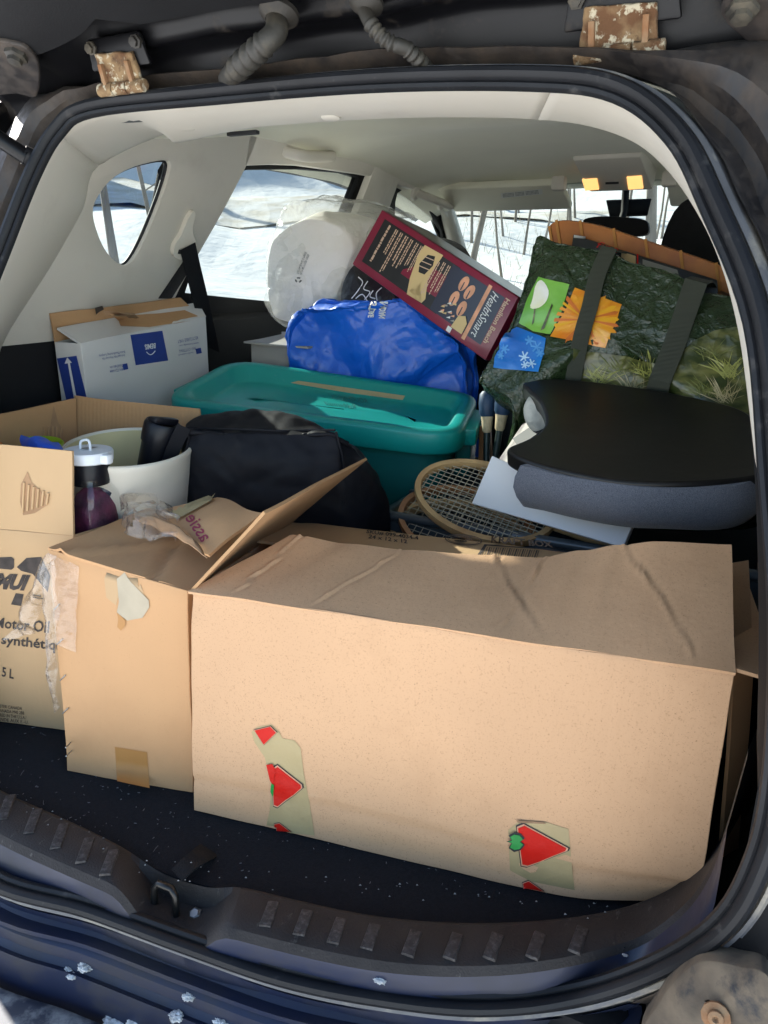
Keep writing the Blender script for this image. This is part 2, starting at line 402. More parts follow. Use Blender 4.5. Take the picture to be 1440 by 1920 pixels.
layer(MATS['boot'], (.11, .092, .062), 22, .50, .72, rough=.9, detail=10)
mat('rust', (.27, .18, .09), .9, col2=(.11, .05, .02), vscale=28, bump=.9, bscale=70, bdist=.006, lo=.40, hi=.60)
layer(MATS['rust'], (.44, .38, .27), 75, .54, .60, detail=8)
layer(MATS['rust'], (.09, .05, .025), 40, .58, .66, seed=4, detail=8)
mat('steel', (.35, .34, .33), .4, metal=.9, var=.2, bump=.2, bscale=100)
mat('latch', (.04, .038, .036), .3, metal=.7, var=.3)
mat('bolt_rust', (.24, .11, .045), .8, metal=.2, col2=(.28, .18, .10), vscale=60, bump=.4, bscale=200)
mat('carpet', (.007, .007, .009), .95, spec=.1, var=.25, vscale=300, bump=.5, bscale=900, bdist=.0015, sheen=.08)
mat('lint', (.24, .24, .24), .9)
mat('seat_fabric', (.009, .009, .010), .9, spec=.15, var=.2, vscale=60, bump=.4, bscale=300, sheen=.2)
mat('belt', (.008, .008, .009), .7, spec=.2, bump=.4, bscale=500)
clear_mat('glass_privacy', (.36, .395, .38), rough=.02)
clear_mat('glass_front', (.41, .45, .42), rough=.02)
mat('mirror', (.8, .82, .84), .03, metal=1)
mat('lamp_lens', (.9, .55, .25), .3, emit=((1, .5, .16), .35))
mat('sticker', (.78, .78, .72), .6)
mat('ink', (.02, .02, .022), .6)
mat('ink_brown', (.055, .042, .035), .8, var=.3, vscale=90)
mat('ink_fade', (.13, .09, .06), .8)
mat('ink_red', (.33, .035, .07), .7)
mat('card', (.575, .34, .185), .82, var=.04, vscale=5, bump=.2, bscale=160, bdist=.001)
layer(MATS['card'], (.42, .235, .112), 380, .57, .74, detail=3)
layer(MATS['card'], (.25, .13, .06), 700, .70, .76, detail=1, seed=8)
layer(MATS['card'], (.45, .255, .13), 7, .50, .95, detail=12, seed=2)
layer(MATS['card'], (.62, .42, .26), 30, .66, .80, stretch=(.15, 1, 1), detail=8, seed=6)
streaks(MATS['card'], (120, 40, 2), .35, .0012); streaks(MATS['card'], (5, 5, 60), .25, .0012)
mat('card_b', (.54, .30, .14), .82, var=.04, vscale=4, bump=.2, bscale=160, bdist=.001)
layer(MATS['card_b'], (.46, .25, .115), 420, .62, .80, detail=2)
layer(MATS['card_b'], (.46, .245, .11), 6, .50, .95, detail=12, seed=2)
mat('card_c', (.50, .32, .165), .8, var=.04, vscale=4, bump=.2, bscale=160, bdist=.001)
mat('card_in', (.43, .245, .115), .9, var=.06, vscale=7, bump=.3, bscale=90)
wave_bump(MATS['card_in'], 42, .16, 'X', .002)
mat('card_torn', (.36, .21, .11), .95, var=.15, vscale=30, bump=.6, bscale=60)
mat('card_edge', (.30, .18, .10), .95, var=.2, vscale=60)
mat('card_white', (.60, .585, .56), .7, var=.03, vscale=5, bump=.2, bscale=90)
mat('paper_white', (.80, .79, .78), .6, var=.02, bump=.1, bscale=30)
mat('print_blue', (.018, .045, .24), .55, var=.08, vscale=12)
mat('print_white', (.75, .75, .74), .6)
mat('tape_tan', (.43, .325, .165), .42, var=.06, vscale=20, bump=.5, bscale=45, bdist=.004, spec=.25)
mat('tape_brown', (.42, .20, .06), .45, var=.08, spec=.3)
mat('torn_pale', (.43, .355, .25), .85, var=.06, vscale=30)
mat('red', (.58, .014, .008), .45, spec=.2, bump=.5, bscale=45, bdist=.004)
mat('green_logo', (.015, .26, .045), .4, coat=.3)
clear_mat('film', (.98, .97, .95), rough=.16, haze=.05, bump=.8, bscale=55)
clear_mat('wrap', (.98, .98, .97), rough=.14, haze=.13, bump=1, bscale=30)
clear_mat('clear_plastic', (.93, .94, .94), rough=.05, haze=.015)
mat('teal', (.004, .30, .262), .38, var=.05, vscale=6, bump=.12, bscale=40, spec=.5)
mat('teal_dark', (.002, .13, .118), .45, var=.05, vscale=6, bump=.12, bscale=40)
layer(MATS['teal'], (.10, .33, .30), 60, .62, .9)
mat('nylon_black', (.005, .0052, .008), .62, spec=.22, var=.2, vscale=6, bump=.35, bscale=900, bdist=.0006)
crinkle(MATS['nylon_black'], 7, .3, .010)
mat('blue_bag', (.004, .115, .62), .45, var=.10, vscale=5, bump=.2, bscale=14, bdist=.01, coat=.25)
crinkle(MATS['blue_bag'], 30, .3, .005)
mat('pack_white', (.88, .84, .78), .6, var=.04, vscale=4, bump=.8, bscale=22, bdist=.01, sss=.15)
mat('plastic_dark', (.02, .02, .025), .28, bump=.7, bscale=25, bdist=.01)
mat('maroon', (.21, .008, .035), .35, var=.1, vscale=10, coat=.3)
mat('box_black', (.012, .012, .014), .35, coat=.25)
mat('box_navy', (.016, .02, .045), .35, coat=.25)
mat('box_top', (.05, .047, .04), .3, col2=(.10, .09, .075), vscale=6, coat=.3)
mat('text_tan', (.62, .42, .30), .5)
mat('peach', (.70, .34, .20), .5, var=.2, vscale=40)
mat('label_tan', (.66, .47, .22), .5)
mat('bag_green', (.016, .032, .012), .26, col2=(.026, .046, .018), vscale=6, coat=.2)
crinkle(MATS['bag_green'], 30, .75, .006); crinkle(MATS['bag_green'], 75, .4, .003)
mat('bag_grass', (.035, .05, .012), .34, col2=(.17, .17, .05), vscale=22, coat=.3, lo=.42, hi=.66, detail=6, stretch=(1.4, 1, 3))
crinkle(MATS['bag_grass'], 26, .6, .006)
mat('grass_blade', (.36, .37, .10), .4)
mat('grass_blade_dim', (.16, .18, .045), .4)
mat('straw', (.45, .38, .20), .4)
mat('webbing', (.035, .040, .026), .75, var=.1)
wave_bump(MATS['webbing'], 160, .5, 'Z', .001)
mat('pic_green', (.10, .34, .03), .3, col2=(.23, .52, .08), vscale=9, coat=.4); crinkle(MATS['pic_green'], 26, .3, .004)
mat('pic_orange', (.75, .22, .012), .3, col2=(.85, .42, .03), vscale=16, coat=.4, stretch=(1, 1, 3)); crinkle(MATS['pic_orange'], 26, .3, .004)
mat('pic_blue', (.008, .13, .50), .3, col2=(.02, .27, .75), vscale=8, coat=.4); crinkle(MATS['pic_blue'], 26, .3, .004)
mat('petal_yellow', (.82, .42, .02), .35)
mat('petal', (.80, .80, .55), .35, col2=(.85, .85, .78), vscale=30)
mat('frost', (.45, .68, .88), .4)
mat('frost_dim', (.09, .33, .70), .4)
mat('desk_black', (.009, .0085, .0085), .38, spec=.35, var=.3, vscale=5, bump=.12, bscale=90, bdist=.001)
layer(MATS['desk_black'], (.022, .02, .018), 9, .55, .9, stretch=(1, 4, 1))
mat('denim', (.068, .078, .105), .9, col2=(.145, .158, .19), vscale=900, bump=.5, bscale=900, bdist=.001, detail=2, sheen=.2)
mat('wood', (.40, .22, .09), .45, col2=(.56, .36, .16), vscale=5, stretch=(3, 3, 3), coat=.3)
mat('wood_red', (.26, .10, .04), .4, col2=(.42, .20, .08), vscale=8, coat=.4)
mat('string', (.40, .34, .23), .5)
mat('grip_blue', (.02, .05, .11), .5, var=.2)
mat('shaft', (.03, .045, .04), .4, metal=.3)
mat('cork', (.55, .44, .27), .8, var=.2, vscale=60)
mat('bamboo', (.30, .085, .012), .32, col2=(.46, .155, .022), vscale=14, spec=.2, coat=.0, stretch=(1, 1, 1))
layer(MATS['bamboo'], (.22, .06, .015), 20, .56, .7)
mat('rattan', (.45, .20, .05), .6, spec=.2)
mat('crate_grey', (.055, .065, .07), .3, var=.15, coat=.3)
mat('tub_white', (.70, .64, .53), .45, var=.02, vscale=6)
mat('tub_cream', (.68, .58, .31), .6, var=.05, vscale=6)
mat('mug_black', (.006, .0065, .010), .38, spec=.3, bump=.05, bscale=200)
mat('navy_lid', (.010, .018, .045), .28, coat=.3)
mat('purple', (.035, .008, .03), .5, col2=(.15, .015, .07), vscale=30, bump=.6, bscale=40, bdist=.01)
mat('lid_white', (.74, .76, .78), .35)
mat('lime', (.32, .48, .02), .4)
mat('silicone_blue', (.01, .10, .62), .4, bump=.2, bscale=30)
mat('orange', (.62, .16, .02), .6)
mat('cloth_white', (.62, .61, .54), .9, col2=(.30, .31, .30), vscale=30, bump=.8, bscale=40, bdist=.01, lo=.5, hi=.75)
mat('feather', (.12, .09, .10), .7, col2=(.42, .38, .34), vscale=50, stretch=(1, 1, .15))
mat('grey_card', (.33, .31, .28), .8, var=.06)
mat('teal_card', (.10, .16, .16), .6, var=.1)
mat('yellow_pl', (.20, .20, .02), .3, col2=(.08, .09, .02), vscale=40, bump=.6, bscale=60)
mat('bumper', (.03, .036, .055), .45, var=.2, vscale=10, coat=.2)
layer(MATS['bumper'], (.24, .235, .23), 40, .44, .62, rough=.9, detail=12)
layer(MATS['bumper'], (.02, .02, .022), 12, .56, .66, seed=7, detail=12)
streaks(MATS['card_b'], (120, 40, 2), .3, .0012); streaks(MATS['card_c'], (120, 40, 2), .3, .0012)
streaks(MATS['scuff_plastic'], (30, 260, 30), .25, .001)
# ================================================================ surroundings
def sst(a, b, x):
    t = max(0, min(1, (x-a)/(b-a))); return t*t*(3-2*t)
def ground_z(x, y):
    dx, dy = x, y-1; r = math.hypot(dx, dy)
    if r < 1e-6: return -.72
    c = (-.62*dx+.78*dy)/r; w = sst(-.45, .25, c)
    h = -.72+w*.205*max(0, r-4.5)*(1 if r < 24 else 1) if r < 24 else -.72+w*.205*19.5
    left = sst(.15, .75, -dx/r)
    if r > 25: h += w*(left*.62+(1-left)*.25)*min(r-25, 16)
    h += noise.noise(V((x*.45, y*.45, 0)))*.18*sst(3, 8, r)+noise.noise(V((x*.2, y*.3, 7)))*.5*sst(5, 12, r)+noise.noise(V((x*1.6, y*1.6, 4)))*.05*sst(2.5, 6, r)
    return h
def radial_ground():
    rs = [0, 1.2, 2.2]+[2.6*(1.075**i) for i in range(56)]; rs.append(380); n = 120
    vs = [V((0, 1, -.72))]; f = []
    for r_ in rs[1:]:
        for k in range(n):
            a = 2*math.pi*k/n; x = r_*math.cos(a); y = 1+r_*math.sin(a); vs.append(V((x, y, ground_z(x, y))))
    for k in range(n): f.append((0, 1+k, 1+(k+1) % n))
    for j in range(len(rs)-2):
        for k in range(n):
            a = 1+j*n; f.append((a+k, a+n+k, a+n+(k+1) % n, a+(k+1) % n))
    o = raw('ground', vs, f, 'snow'); o['kind'] = 'structure'
radial_ground()
rows = []
for i in range(60):                                     # sanded road along the foot of the far bank
    a = R(100+i*1.9); rows.append([V(((rr+noise.noise(V((i*.3, rr, 0)))*.4)*math.cos(a), 1+(rr+noise.noise(V((i*.3, rr, 0)))*.4)*math.sin(a), 0)) for rr in (19.5, 20.7, 22, 23.3, 24.4)])
    rows[-1] = [V((p.x, p.y, ground_z(p.x, p.y)+.05)) for p in rows[-1]]
o = grid('road', rows, 'road_snow'); o['kind'] = 'structure'

def tree(x, y, h, r0, label, seed, nb=9, lean=(0, 0)):
    rnd = random.Random(seed); z0 = ground_z(x, y)-.1
    t = thing('bare_tree', label, 'tree', (x, y, z0), group='bare trees standing in the snow')
    pts = [V((lean[0]*s*h+math.sin(s*5+seed)*.11*h*.3, lean[1]*s*h+math.cos(s*4.3+seed)*.09*h*.3, s*h)) for s in [i/9 for i in range(10)]]
    tube('trunk', pts, [r0*(1-.85*i/9)*(1.25 if i == 0 else 1) for i in range(10)], 'bark', t, seg=8)
    vs, fs = [], []
    def twig(p, d, L, r_, lev):
        q = p; n = 4; ring0 = None
        for i in range(n+1):
            rr = r_*(1-.8*i/n); a = d.orthogonal().normalized(); b = d.cross(a)
            base = len(vs); vs.extend([q+a*rr, q-a*.5*rr+b*.87*rr, q-a*.5*rr-b*.87*rr])
            if ring0 is not None:
                for k in range(3): fs.append((ring0+k, ring0+(k+1) % 3, base+(k+1) % 3, base+k))
            ring0 = base
            if lev and 0 < i < n+1:
                dd = (d+V((rnd.uniform(-1, 1), rnd.uniform(-1, 1), rnd.uniform(-.1, .9)))*.8).normalized()
                twig(q, dd, L*.5, rr*.6, lev-1)
            d = (d+V((rnd.uniform(-.25, .25), rnd.uniform(-.25, .25), rnd.uniform(-.05, .25)))).normalized(); q = q+d*L/n
    for i in range(nb):
        s = rnd.uniform(.22, .97); p = pts[int(s*9)].lerp(pts[min(9, int(s*9)+1)], s*9-int(s*9)); a = rnd.uniform(0, 6.28)
        twig(p, V((math.cos(a), math.sin(a), rnd.uniform(.2, .9))).normalized(), h*rnd.uniform(.12, .26), r0*(1-.8*s)*.45, 2)
    raw('branches', vs, fs, 'bark', t, smooth=False)
    return t
def tree_px(px, dist, h, r0, label, seed, **k):
    r0 *= .5; rs_ = random.Random(seed*3); k.setdefault('lean', (rs_.uniform(-.07, .07), rs_.uniform(-.07, .07)))
    v = FW+(px-720)/FPX*RT+(960-380)/FPX*UP; v = V((v.x, v.y, 0)).normalized(); p = V((CAM.x, CAM.y, 0))+v*dist
    return tree(p.x, p.y, h, r0, label, seed, **k)
tree_px(264, 9.5, 7, .055, 'slim straight bare tree seen through the middle of the rear quarter window', 1)
tree_px(196, 12, 8, .12, 'thicker bare tree at the left rim of the rear quarter window', 2)
tree_px(1250, 11, 8, .16, 'broad grey trunk seen through windshield between mirror and black headrest', 3, lean=(.02, 0))
tree_px(1205, 15, 7, .06, 'thin bare tree seen through windshield just above the mirror end', 4)
tree_px(905, 12, 7, .11, 'stout bare tree seen through windshield under the wide sun visor', 5)
for i, (px, d, h, r_) in enumerate([(868, 17, 7, .06), (935, 19, 7, .05), (958, 14, 6, .045), (985, 21, 7, .06), (1003, 16, 6, .05), (1022, 18, 6.5, .055), (1041, 13, 6, .04),
        (1060, 20, 7, .06), (1078, 17, 6.5, .05), (1095, 22, 7, .06), (1268, 19, 7, .05), (1284, 15, 6, .05), (1225, 20, 7, .05), (888, 22, 7, .05), (972, 24, 7, .05), (915, 25, 8, .06)]):
    tree_px(px, d, h, r_, 'slender bare sapling in the snowy woods beyond the windshield', 20+i, nb=7)
for i, (px, d, h, r_) in enumerate([(-900, 14, 8, .18), (-500, 18, 8, .2), (-300, 24, 8, .2), (130, 31, 10, .3), (430, 33, 10, .3), (600, 32, 10, .3)]):
    tree_px(px, d, h, r_, 'bare tree high on the shaded bank beyond the road', 50+i, nb=3)
# dry stalks poking through the snow in front of the car
rnd = random.Random(5); vs, fs = [], []
for i in range(800):
    px = rnd.uniform(840, 1320); d = rnd.uniform(6, 22); v = FW+(px-720)/FPX*RT+(960-380)/FPX*UP; v = V((v.x, v.y, 0)).normalized()
    p = V((CAM.x, CAM.y, 0))+v*d; p.z = ground_z(p.x, p.y)-.03; L = rnd.uniform(.12, .5); w = rnd.uniform(.003, .006)
    q = p+V((rnd.uniform(-.2, .2), rnd.uniform(-.2, .2), L)); b = len(vs); vs += [p+V((w, 0, 0)), p+V((-w, 0, 0)), p+V((0, w, 0)), q]; fs += [(b, b+1, b+3), (b+1, b+2, b+3), (b+2, b, b+3)]
o = raw('dry_stalks', vs, fs, 'dry_grass', smooth=False); o['kind'] = 'stuff'; o['label'] = 'dry grass stalks poking out of the snow in the woods'; o['category'] = 'dry grass'
# brown-sided shed beyond the car's left shoulder
shed = thing('shed', 'small brown board-sided shed with grey roof glimpsed past the car body', 'shed', (0, 0, 0))
c = shed.location
for i in range(14):
    boxat('board', (-1.6+i*.2, 0, 0), (-1.6+i*.2+.185, .03, 2.6), 'cedar', shed, bev=.004)
boxat('wall', (-1.6, .035, 0), (1.2, 2, 2.6), 'shingle_grey', shed, bev=.01)
hexa('roof', [(-1.8, -.3, 2.55), (1.4, -.3, 2.55), (1.4, 2.2, 2.75), (-1.8, 2.2, 2.75), (-1.8, -.3, 2.65), (1.4, -.3, 2.65), (1.4, 2.2, 3.5), (-1.8, 2.2, 3.5)], 'shingle_grey', shed, bev=.01)
_p = P(-75, 215, d=24); shed.location = (_p.x, _p.y, ground_z(_p.x, _p.y)-.2); shed.rotation_euler.z = R(50)
# ================================================================ the car
car = thing('parked_car', 'dark blue hatchback SUV with raised tailgate, pale grey interior and packed cargo bay', 'car', (0, 1, -.72))
car_o = V(car.location)
def cpart(o):                                         # children are modelled in world space; keep them there
    o.location = o.location-car_o; return o
NRM = V((0, -.92, .39))
CT = [(-.245, .004, -.02), (-.40, .045, -.02), (-.475, .11, .01), (-.512, .135, .10), (-.527, .125, .25), (-.522, .15, .40), (-.503, .22, .55), (-.483, .292, .696), (-.458, .337, .803),
      (-.430, .363, .862), (-.374, .374, .889), (-.168, .373, .889), (.054, .371, .884), (.238, .365, .869), (.324, .357, .85), (.384, .338, .805), (.421, .312, .742),
      (.458, .271, .645), (.488, .218, .52), (.51, .169, .42), (.523, .14, .31), (.522, .142, .225), (.503, .152, .14), (.463, .175, .045), (.405, .168, -.015), (.323, .118, -.02), (.232, .082, -.02),
      (.133, .055, -.02), (.018, .040, -.02), (-.11, .026, -.02)]
CT = [(x+.020*(sst(.40, .47, x)*sst(-.01, .10, z)), y, z) for x, y, z in CT]
SEAL = crom(CT, 6, True)
# rubber seal: bulb + grip lip + outer grey body flange
sl = cpart(sweep('weather_strip', SEAL, [(.0072*math.cos(a)+.001, .0085*math.sin(a)+.004) for a in [2*math.pi*k/10 for k in range(10)]], 'rubber', car, NRM))
cpart(sweep('seal_lip', SEAL, [(-.0088+.0046*math.cos(a), -.001+.0055*math.sin(a)) for a in [2*math.pi*k/8 for k in range(8)]], 'rubber', car, NRM))
cpart(sweep('body_flange', SEAL, [(.008, -.012), (.0090, -.003), (.0105, .001), (.0135, .001), (.0140, -.004), (.0165, -.0045), (.0175, -.010), (.024, -.02)], 'rubber_grey', car, NRM, pclosed=False, sharp=22))
GP = [(.022, -.012), (.030, -.028), (.042, -.036), (.052, -.030), (.058, -.012), (.072, -.002), (.095, -.004), (.13, -.02), (.19, -.06)]
gw = lambda p: lerp(1, .12, (sst(-.44, -.39, p.x)-sst(.30, .40, p.x))*sst(.6, .8, p.z))*lerp(.22, 1, sst(-.03, .10, p.z))
ib = [i for i, p in enumerate(SEAL) if p.z < .015]
i0 = next(i for i in ib if (i-1) % len(SEAL) not in ib); RS = SEAL[i0:]+SEAL[:i0]; nb_ = len(ib)
def opensweep(name, path, mt_, cen):
    rows_ = []
    for i, p in enumerate(path):
        t = (path[min(i+1, len(path)-1)]-path[max(i-1, 0)]).normalized(); o_ = t.cross(NRM).normalized()
        if o_.dot(p-cen) < 0: o_ = -o_
        b_ = o_.cross(t).normalized(); b_ = -b_ if b_.dot(NRM) < 0 else b_
        w_ = gw(p); rows_.append([(lambda q: q+vnoise(q, 20)*.005*sst(-.02, .1, p.z))(p+o_*(a if a < .03 else .03+(a-.03)*w_)+b_*c_) for a, c_ in GP])
    return cpart(grid(name, rows_, mt_, car, sharp=30))
opensweep('rain_gutter', RS[nb_-1:]+RS[:1], 'gutter', V((0, .25, .45))); opensweep('sill_flange', RS[:nb_], 'blue_paint_and_sky', V((0, .25, .45)))
# sills ---------------------------------------------------------------
CARP = [(-.62, .14, 0), (-.45, .11, 0), (-.354, .095, 0), (-.194, .094, 0), (-.053, .090, 0), (.057, .110, 0), (.203, .144, 0), (.329, .203, 0), (.439, .282, .005), (.505, .335, .05), (.545, .40, .14), (.56, .43, .28)]
SCUF = [(-.50, .10, .02), (-.38, .045, .02), (-.264, .032, .02), (-.13, .034, .02), (-.03, .04, .02), (.081, .052, .02), (.231, .088, .02), (.346, .145, .02), (.437, .215, .025), (.482, .235, .065), (.510, .235, .14), (.522, .22, .28)]
LOWS = [(-.52, .10, -.03), (-.40, .040, -.035), (-.25, .010, -.035), (-.11, .030, -.035), (-.03, .036, -.035), (.07, .048, -.035), (.232, .084, -.035), (.335, .126, -.035), (.42, .185, -.03), (.472, .195, .02), (.508, .19, .10), (.522, .175, .26)]
ca, sc_, lo_ = crom(CARP, 10), crom(SCUF, 10), crom(LOWS, 10)
def dip(x): return math.exp(-((x+.005)/.055)**4)          # latch pocket
rows = []
for a, b, c in zip(ca, sc_, lo_):
    k = dip(b.x); row = []
    for t, dz in ((0, .002), (.08, .016), (.2, .0215), (.5, .022), (.85, .0215), (1.0, .018)):
        p = a.lerp(b, t); q = V((p.x, p.y, lerp(a.z, b.z, t)+dz-.02*t))
        q.z -= k*(.042 if t > .15 else .012); row.append(q)
    row.append(V((b.x, b.y-.006, row[-1].z-.008))); row.append(lerp(row[-1], c, .5)+V((0, -.003, 0))); row.append(c); row.append(c+V((0, .0, -.03)))
    rows.append(row)
nl = 6
cpart(grid('scuff_plate', [r_[:nl+1] for r_ in rows], 'scuff_plastic', car, sharp=24))
cpart(grid('sill_panel', [r_[nl:] for r_ in rows[:-6]], 'blue_paint_and_sky', car, sharp=60))  # plastic slope; its sky reflection is put into the blue colour
RIBPX = [(12, 1512), (62, 1538), (112, 1566), (160, 1592), (205, 1615), (505, 1712), (568, 1728), (632, 1743), (695, 1754), (772, 1766), (850, 1772), (925, 1772), (1005, 1770), (1085, 1760)]
for px, py in RIBPX:
    a = P(px+9, py-24, z=.0235); b = P(px-9, py+24, z=.0235); d = (b-a); w = V((-d.y, d.x, 0)).normalized()*.0072; 
    m_ = (a+b)/2; a = m_+(a-m_)*.95; b = m_+(b-m_)*.95
    cpart(hexa('grip_rib', [a-w-V((0, 0, .004)), b-w-V((0, 0, .004)), b+w-V((0, 0, .004)), a+w-V((0, 0, .004)), a-w*.8, b-w*.8, b+w*.8, a+w*.8], 'rib', car, bev=.0008))
cpart(strap('panel_seam', [P(1185, 1718, z=.0245), P(1178, 1745, z=.0245), P(1170, 1778, z=.021)], .002, .001, (1, .2, 0), 'ink', car))
# latch striker in its pocket
st = P(310, 1712, z=-.022)
cpart(tube('striker', [st+V((-.017, 0, -.005)), st+V((-.016, .002, .026)), st+V((-.010, .003, .034)), st+V((.008, .004, .034)), st+V((.014, .003, .026)), st+V((.014, .002, -.005))], .0042, 'latch', car, seg=8))
cpart(lathe('striker_bolt', [(0, -.005), (.008, -.004), (.008, .003), (.005, .006), (.001, .006)], st+V((.032, .014, .0)), (0, -.5, 1), 'steel', car, seg=6))
cpart(boxat('striker_plate', st+V((-.03, -.012, -.012)), st+V((.045, .02, -.006)), 'latch', car, bev=.002))
# outer rear: body apron below the opening and bumper, both following the sill curve
def outrow(prof, src, ext=0):
    out = []
    for i, p in enumerate(src):
        t = (src[min(i+1, len(src)-1)]-src[max(i-1, 0)]); n = V((t.y, -t.x, 0)).normalized()
        out.append([V((p.x, p.y, 0))+n*a+V((0, 0, b)) for a, b in prof])
    return out
src = crom([(-.95, .22, 0), (-.75, .09, 0), (-.50, .022, 0), (-.245, .004, 0), (-.11, .022, 0), (.018, .036, 0), (.133, .05, 0), (.232, .076, 0), (.323, .112, 0), (.42, .17, 0), (.56, .27, 0), (.75, .45, 0), (.9, .7, 0)], 8)
cpart(grid('body_apron', outrow([(-.01, -.055), (.006, -.066), (.012, -.070), (.014, -.082), (.020, -.088), (.026, -.086), (.028, -.11), (.030, -.150)], src), 'blue_paint_and_sky', car, sharp=25))
rows = outrow([(.034, -.16), (.037, -.128), (.041, -.121), (.050, -.119), (.09, -.122), (.15, -.138), (.18, -.16), (.19, -.20), (.19, -.5)], src)
cpart(grid('bumper', rows, 'bumper', car, sharp=70))
# dusty lamp-pocket panel at the right lower corner, with a screw
A = [P(1235, 1880, y=.13), P(1290, 1815, y=.135), P(1330, 1800, y=.13), P(1385, 1812, y=.12), P(1445, 1838, y=.105), P(1470, 1960, y=.09), P(1210, 1960, y=.12)]
rws = []; cA = sum(A, V())/len(A); LA = smoothpoly(A, 6)
for s_ in (1, .98, .9, .75, .55, .3, .05): rws.append([(lambda q: q+vnoise(q, 28, 3)*.005*(1-s_*.6))(cA+(p-cA)*s_+V((0, -.006, .002))*(1-s_**4)) for p in LA])
rws.insert(0, [p+V((0, .03, -.01)) for p in LA]); cpart(grid('lamp_pocket', rws, 'gutter_pale', car, closed_u=True, sharp=60))
sp = P(1342, 1905, y=.102)
cpart(lathe('pocket_screw', [(0, -.003), (.011, -.002), (.0115, .002), (.008, .003), (.0065, .003), (.006, .006), (.003, .0065), (.001, .004)], sp, (0, -1, .4), 'bolt_rust', car, seg=12))
# cargo floor ----------------------------------------------------------
vs = [V((p.x, p.y, .002)) for p in ca[:-25]]; fl = [V((.70, 1.0, .002)), V((.70, 2.6, .002)), V((-.70, 2.6, .002)), V((-.70, 1.0, .002))]
bm = bmesh.new(); fv = [bm.verts.new(p) for p in vs+fl]; f = bm.faces.new(fv); bmesh.ops.triangulate(bm, faces=[f]); bmesh.ops.recalc_face_normals(bm, faces=bm.faces)
for f in bm.faces:
    if f.normal.z < 0: f.normal_flip()
me = bpy.data.meshes.new('cargo_carpet'); bm.to_mesh(me); bm.free(); o = link('cargo_carpet', me, 'carpet', car); cpart(o)
s = o.modifiers.new('s', 'SOLIDIFY'); s.thickness = .02; s.offset = -1
cpart(boxat('underbody', (-.86, .16, -.45), (.86, 2.9, -.035), 'trim_dark', car, bev=.02))
cpart(strap('pull_strap', crom([P(332, 1642, z=.008), P(352, 1622, z=.014), P(375, 1606, z=.013), P(392, 1594, z=.004)], 4), .026, .002, (1, -.55, 0), 'belt', car))
# folded rear seat back and wheel-arch covers
cpart(hexa('folded_seat', [(-.60, .80, .0), (.60, .80, .0), (.60, 1.40, .0), (-.60, 1.40, .0), (-.58, .82, .11), (.58, .82, .11), (.58, 1.38, .15), (-.58, 1.38, .15)], 'seat_fabric', car, bev=.025, sub=2, amp=.004))
for s in (-1, 1):
    cpart(hexa('wheel_arch_cover', [(s*.71, .40, 0), (s*.56, .44, 0), (s*.56, 1.05, 0), (s*.71, 1.10, 0), (s*.71, .44, .27), (s*.60, .48, .26), (s*.60, 1.0, .26), (s*.71, 1.04, .27)], 'trim_dark', car, bev=.02))
# side walls -------------------------------------------------------------
NW, KW = V((1, 0, -.35)), -.917
def wall(s, off=0):
    def mp(a, b, c):                                   # a = Y, b = Z, c = depth (towards the cabin)
        return V((s*(.917-.35*b-c+off), a, b))
    return mp
def wpx(px, py, off=0):
    p = P(px, py, n=NW, k=KW-off); return (p.y, p.z)
QWIN = [wpx(*q) for q in [(178, 400), (190, 365), (215, 335), (250, 315), (296, 303), (309, 309), (307, 332), (290, 385), (264, 450), (243, 487), (228, 494), (208, 481), (190, 450)]]
_c = (sum(p[0] for p in QWIN)/len(QWIN), sum(p[1] for p in QWIN)/len(QWIN)); QWIN = [(_c[0]-.004+(a-_c[0])*1.14, _c[1]+(b-_c[1])*1.06) for a, b in QWIN]
QWIN = [(p.x, p.y) for p in crom([V((a, b, 0)) for a, b in QWIN], 4, True)]
QOUT = [(.44, .545), (.50, .70), (.575, .83), (.62, .905), (.66, .985), (1.02, .995), (1.012, .945), (.996, .90), (.955, .813), (.905, .72), (.864, .634), (.84, .53)]
QOUT = QOUT[:5]+[(p.x, p.y) for p in crom([V((a, b, 0)) for a, b in QOUT[5:]], 4)]
DWIN = [wpx(*q, .03) for q in [(337, 551), (362, 470), (392, 388), (412, 343), (430, 322), (458, 316), (560, 315), (640, 322), (668, 331), (660, 352), (640, 400), (590, 560), (575, 578), (500, 567), (415, 559)]]
FWIN = [wpx(*q, .03) for q in [(734, 380), (738, 362), (750, 353), (766, 358), (790, 382), (812, 409), (860, 470), (850, 560), (730, 570)]]
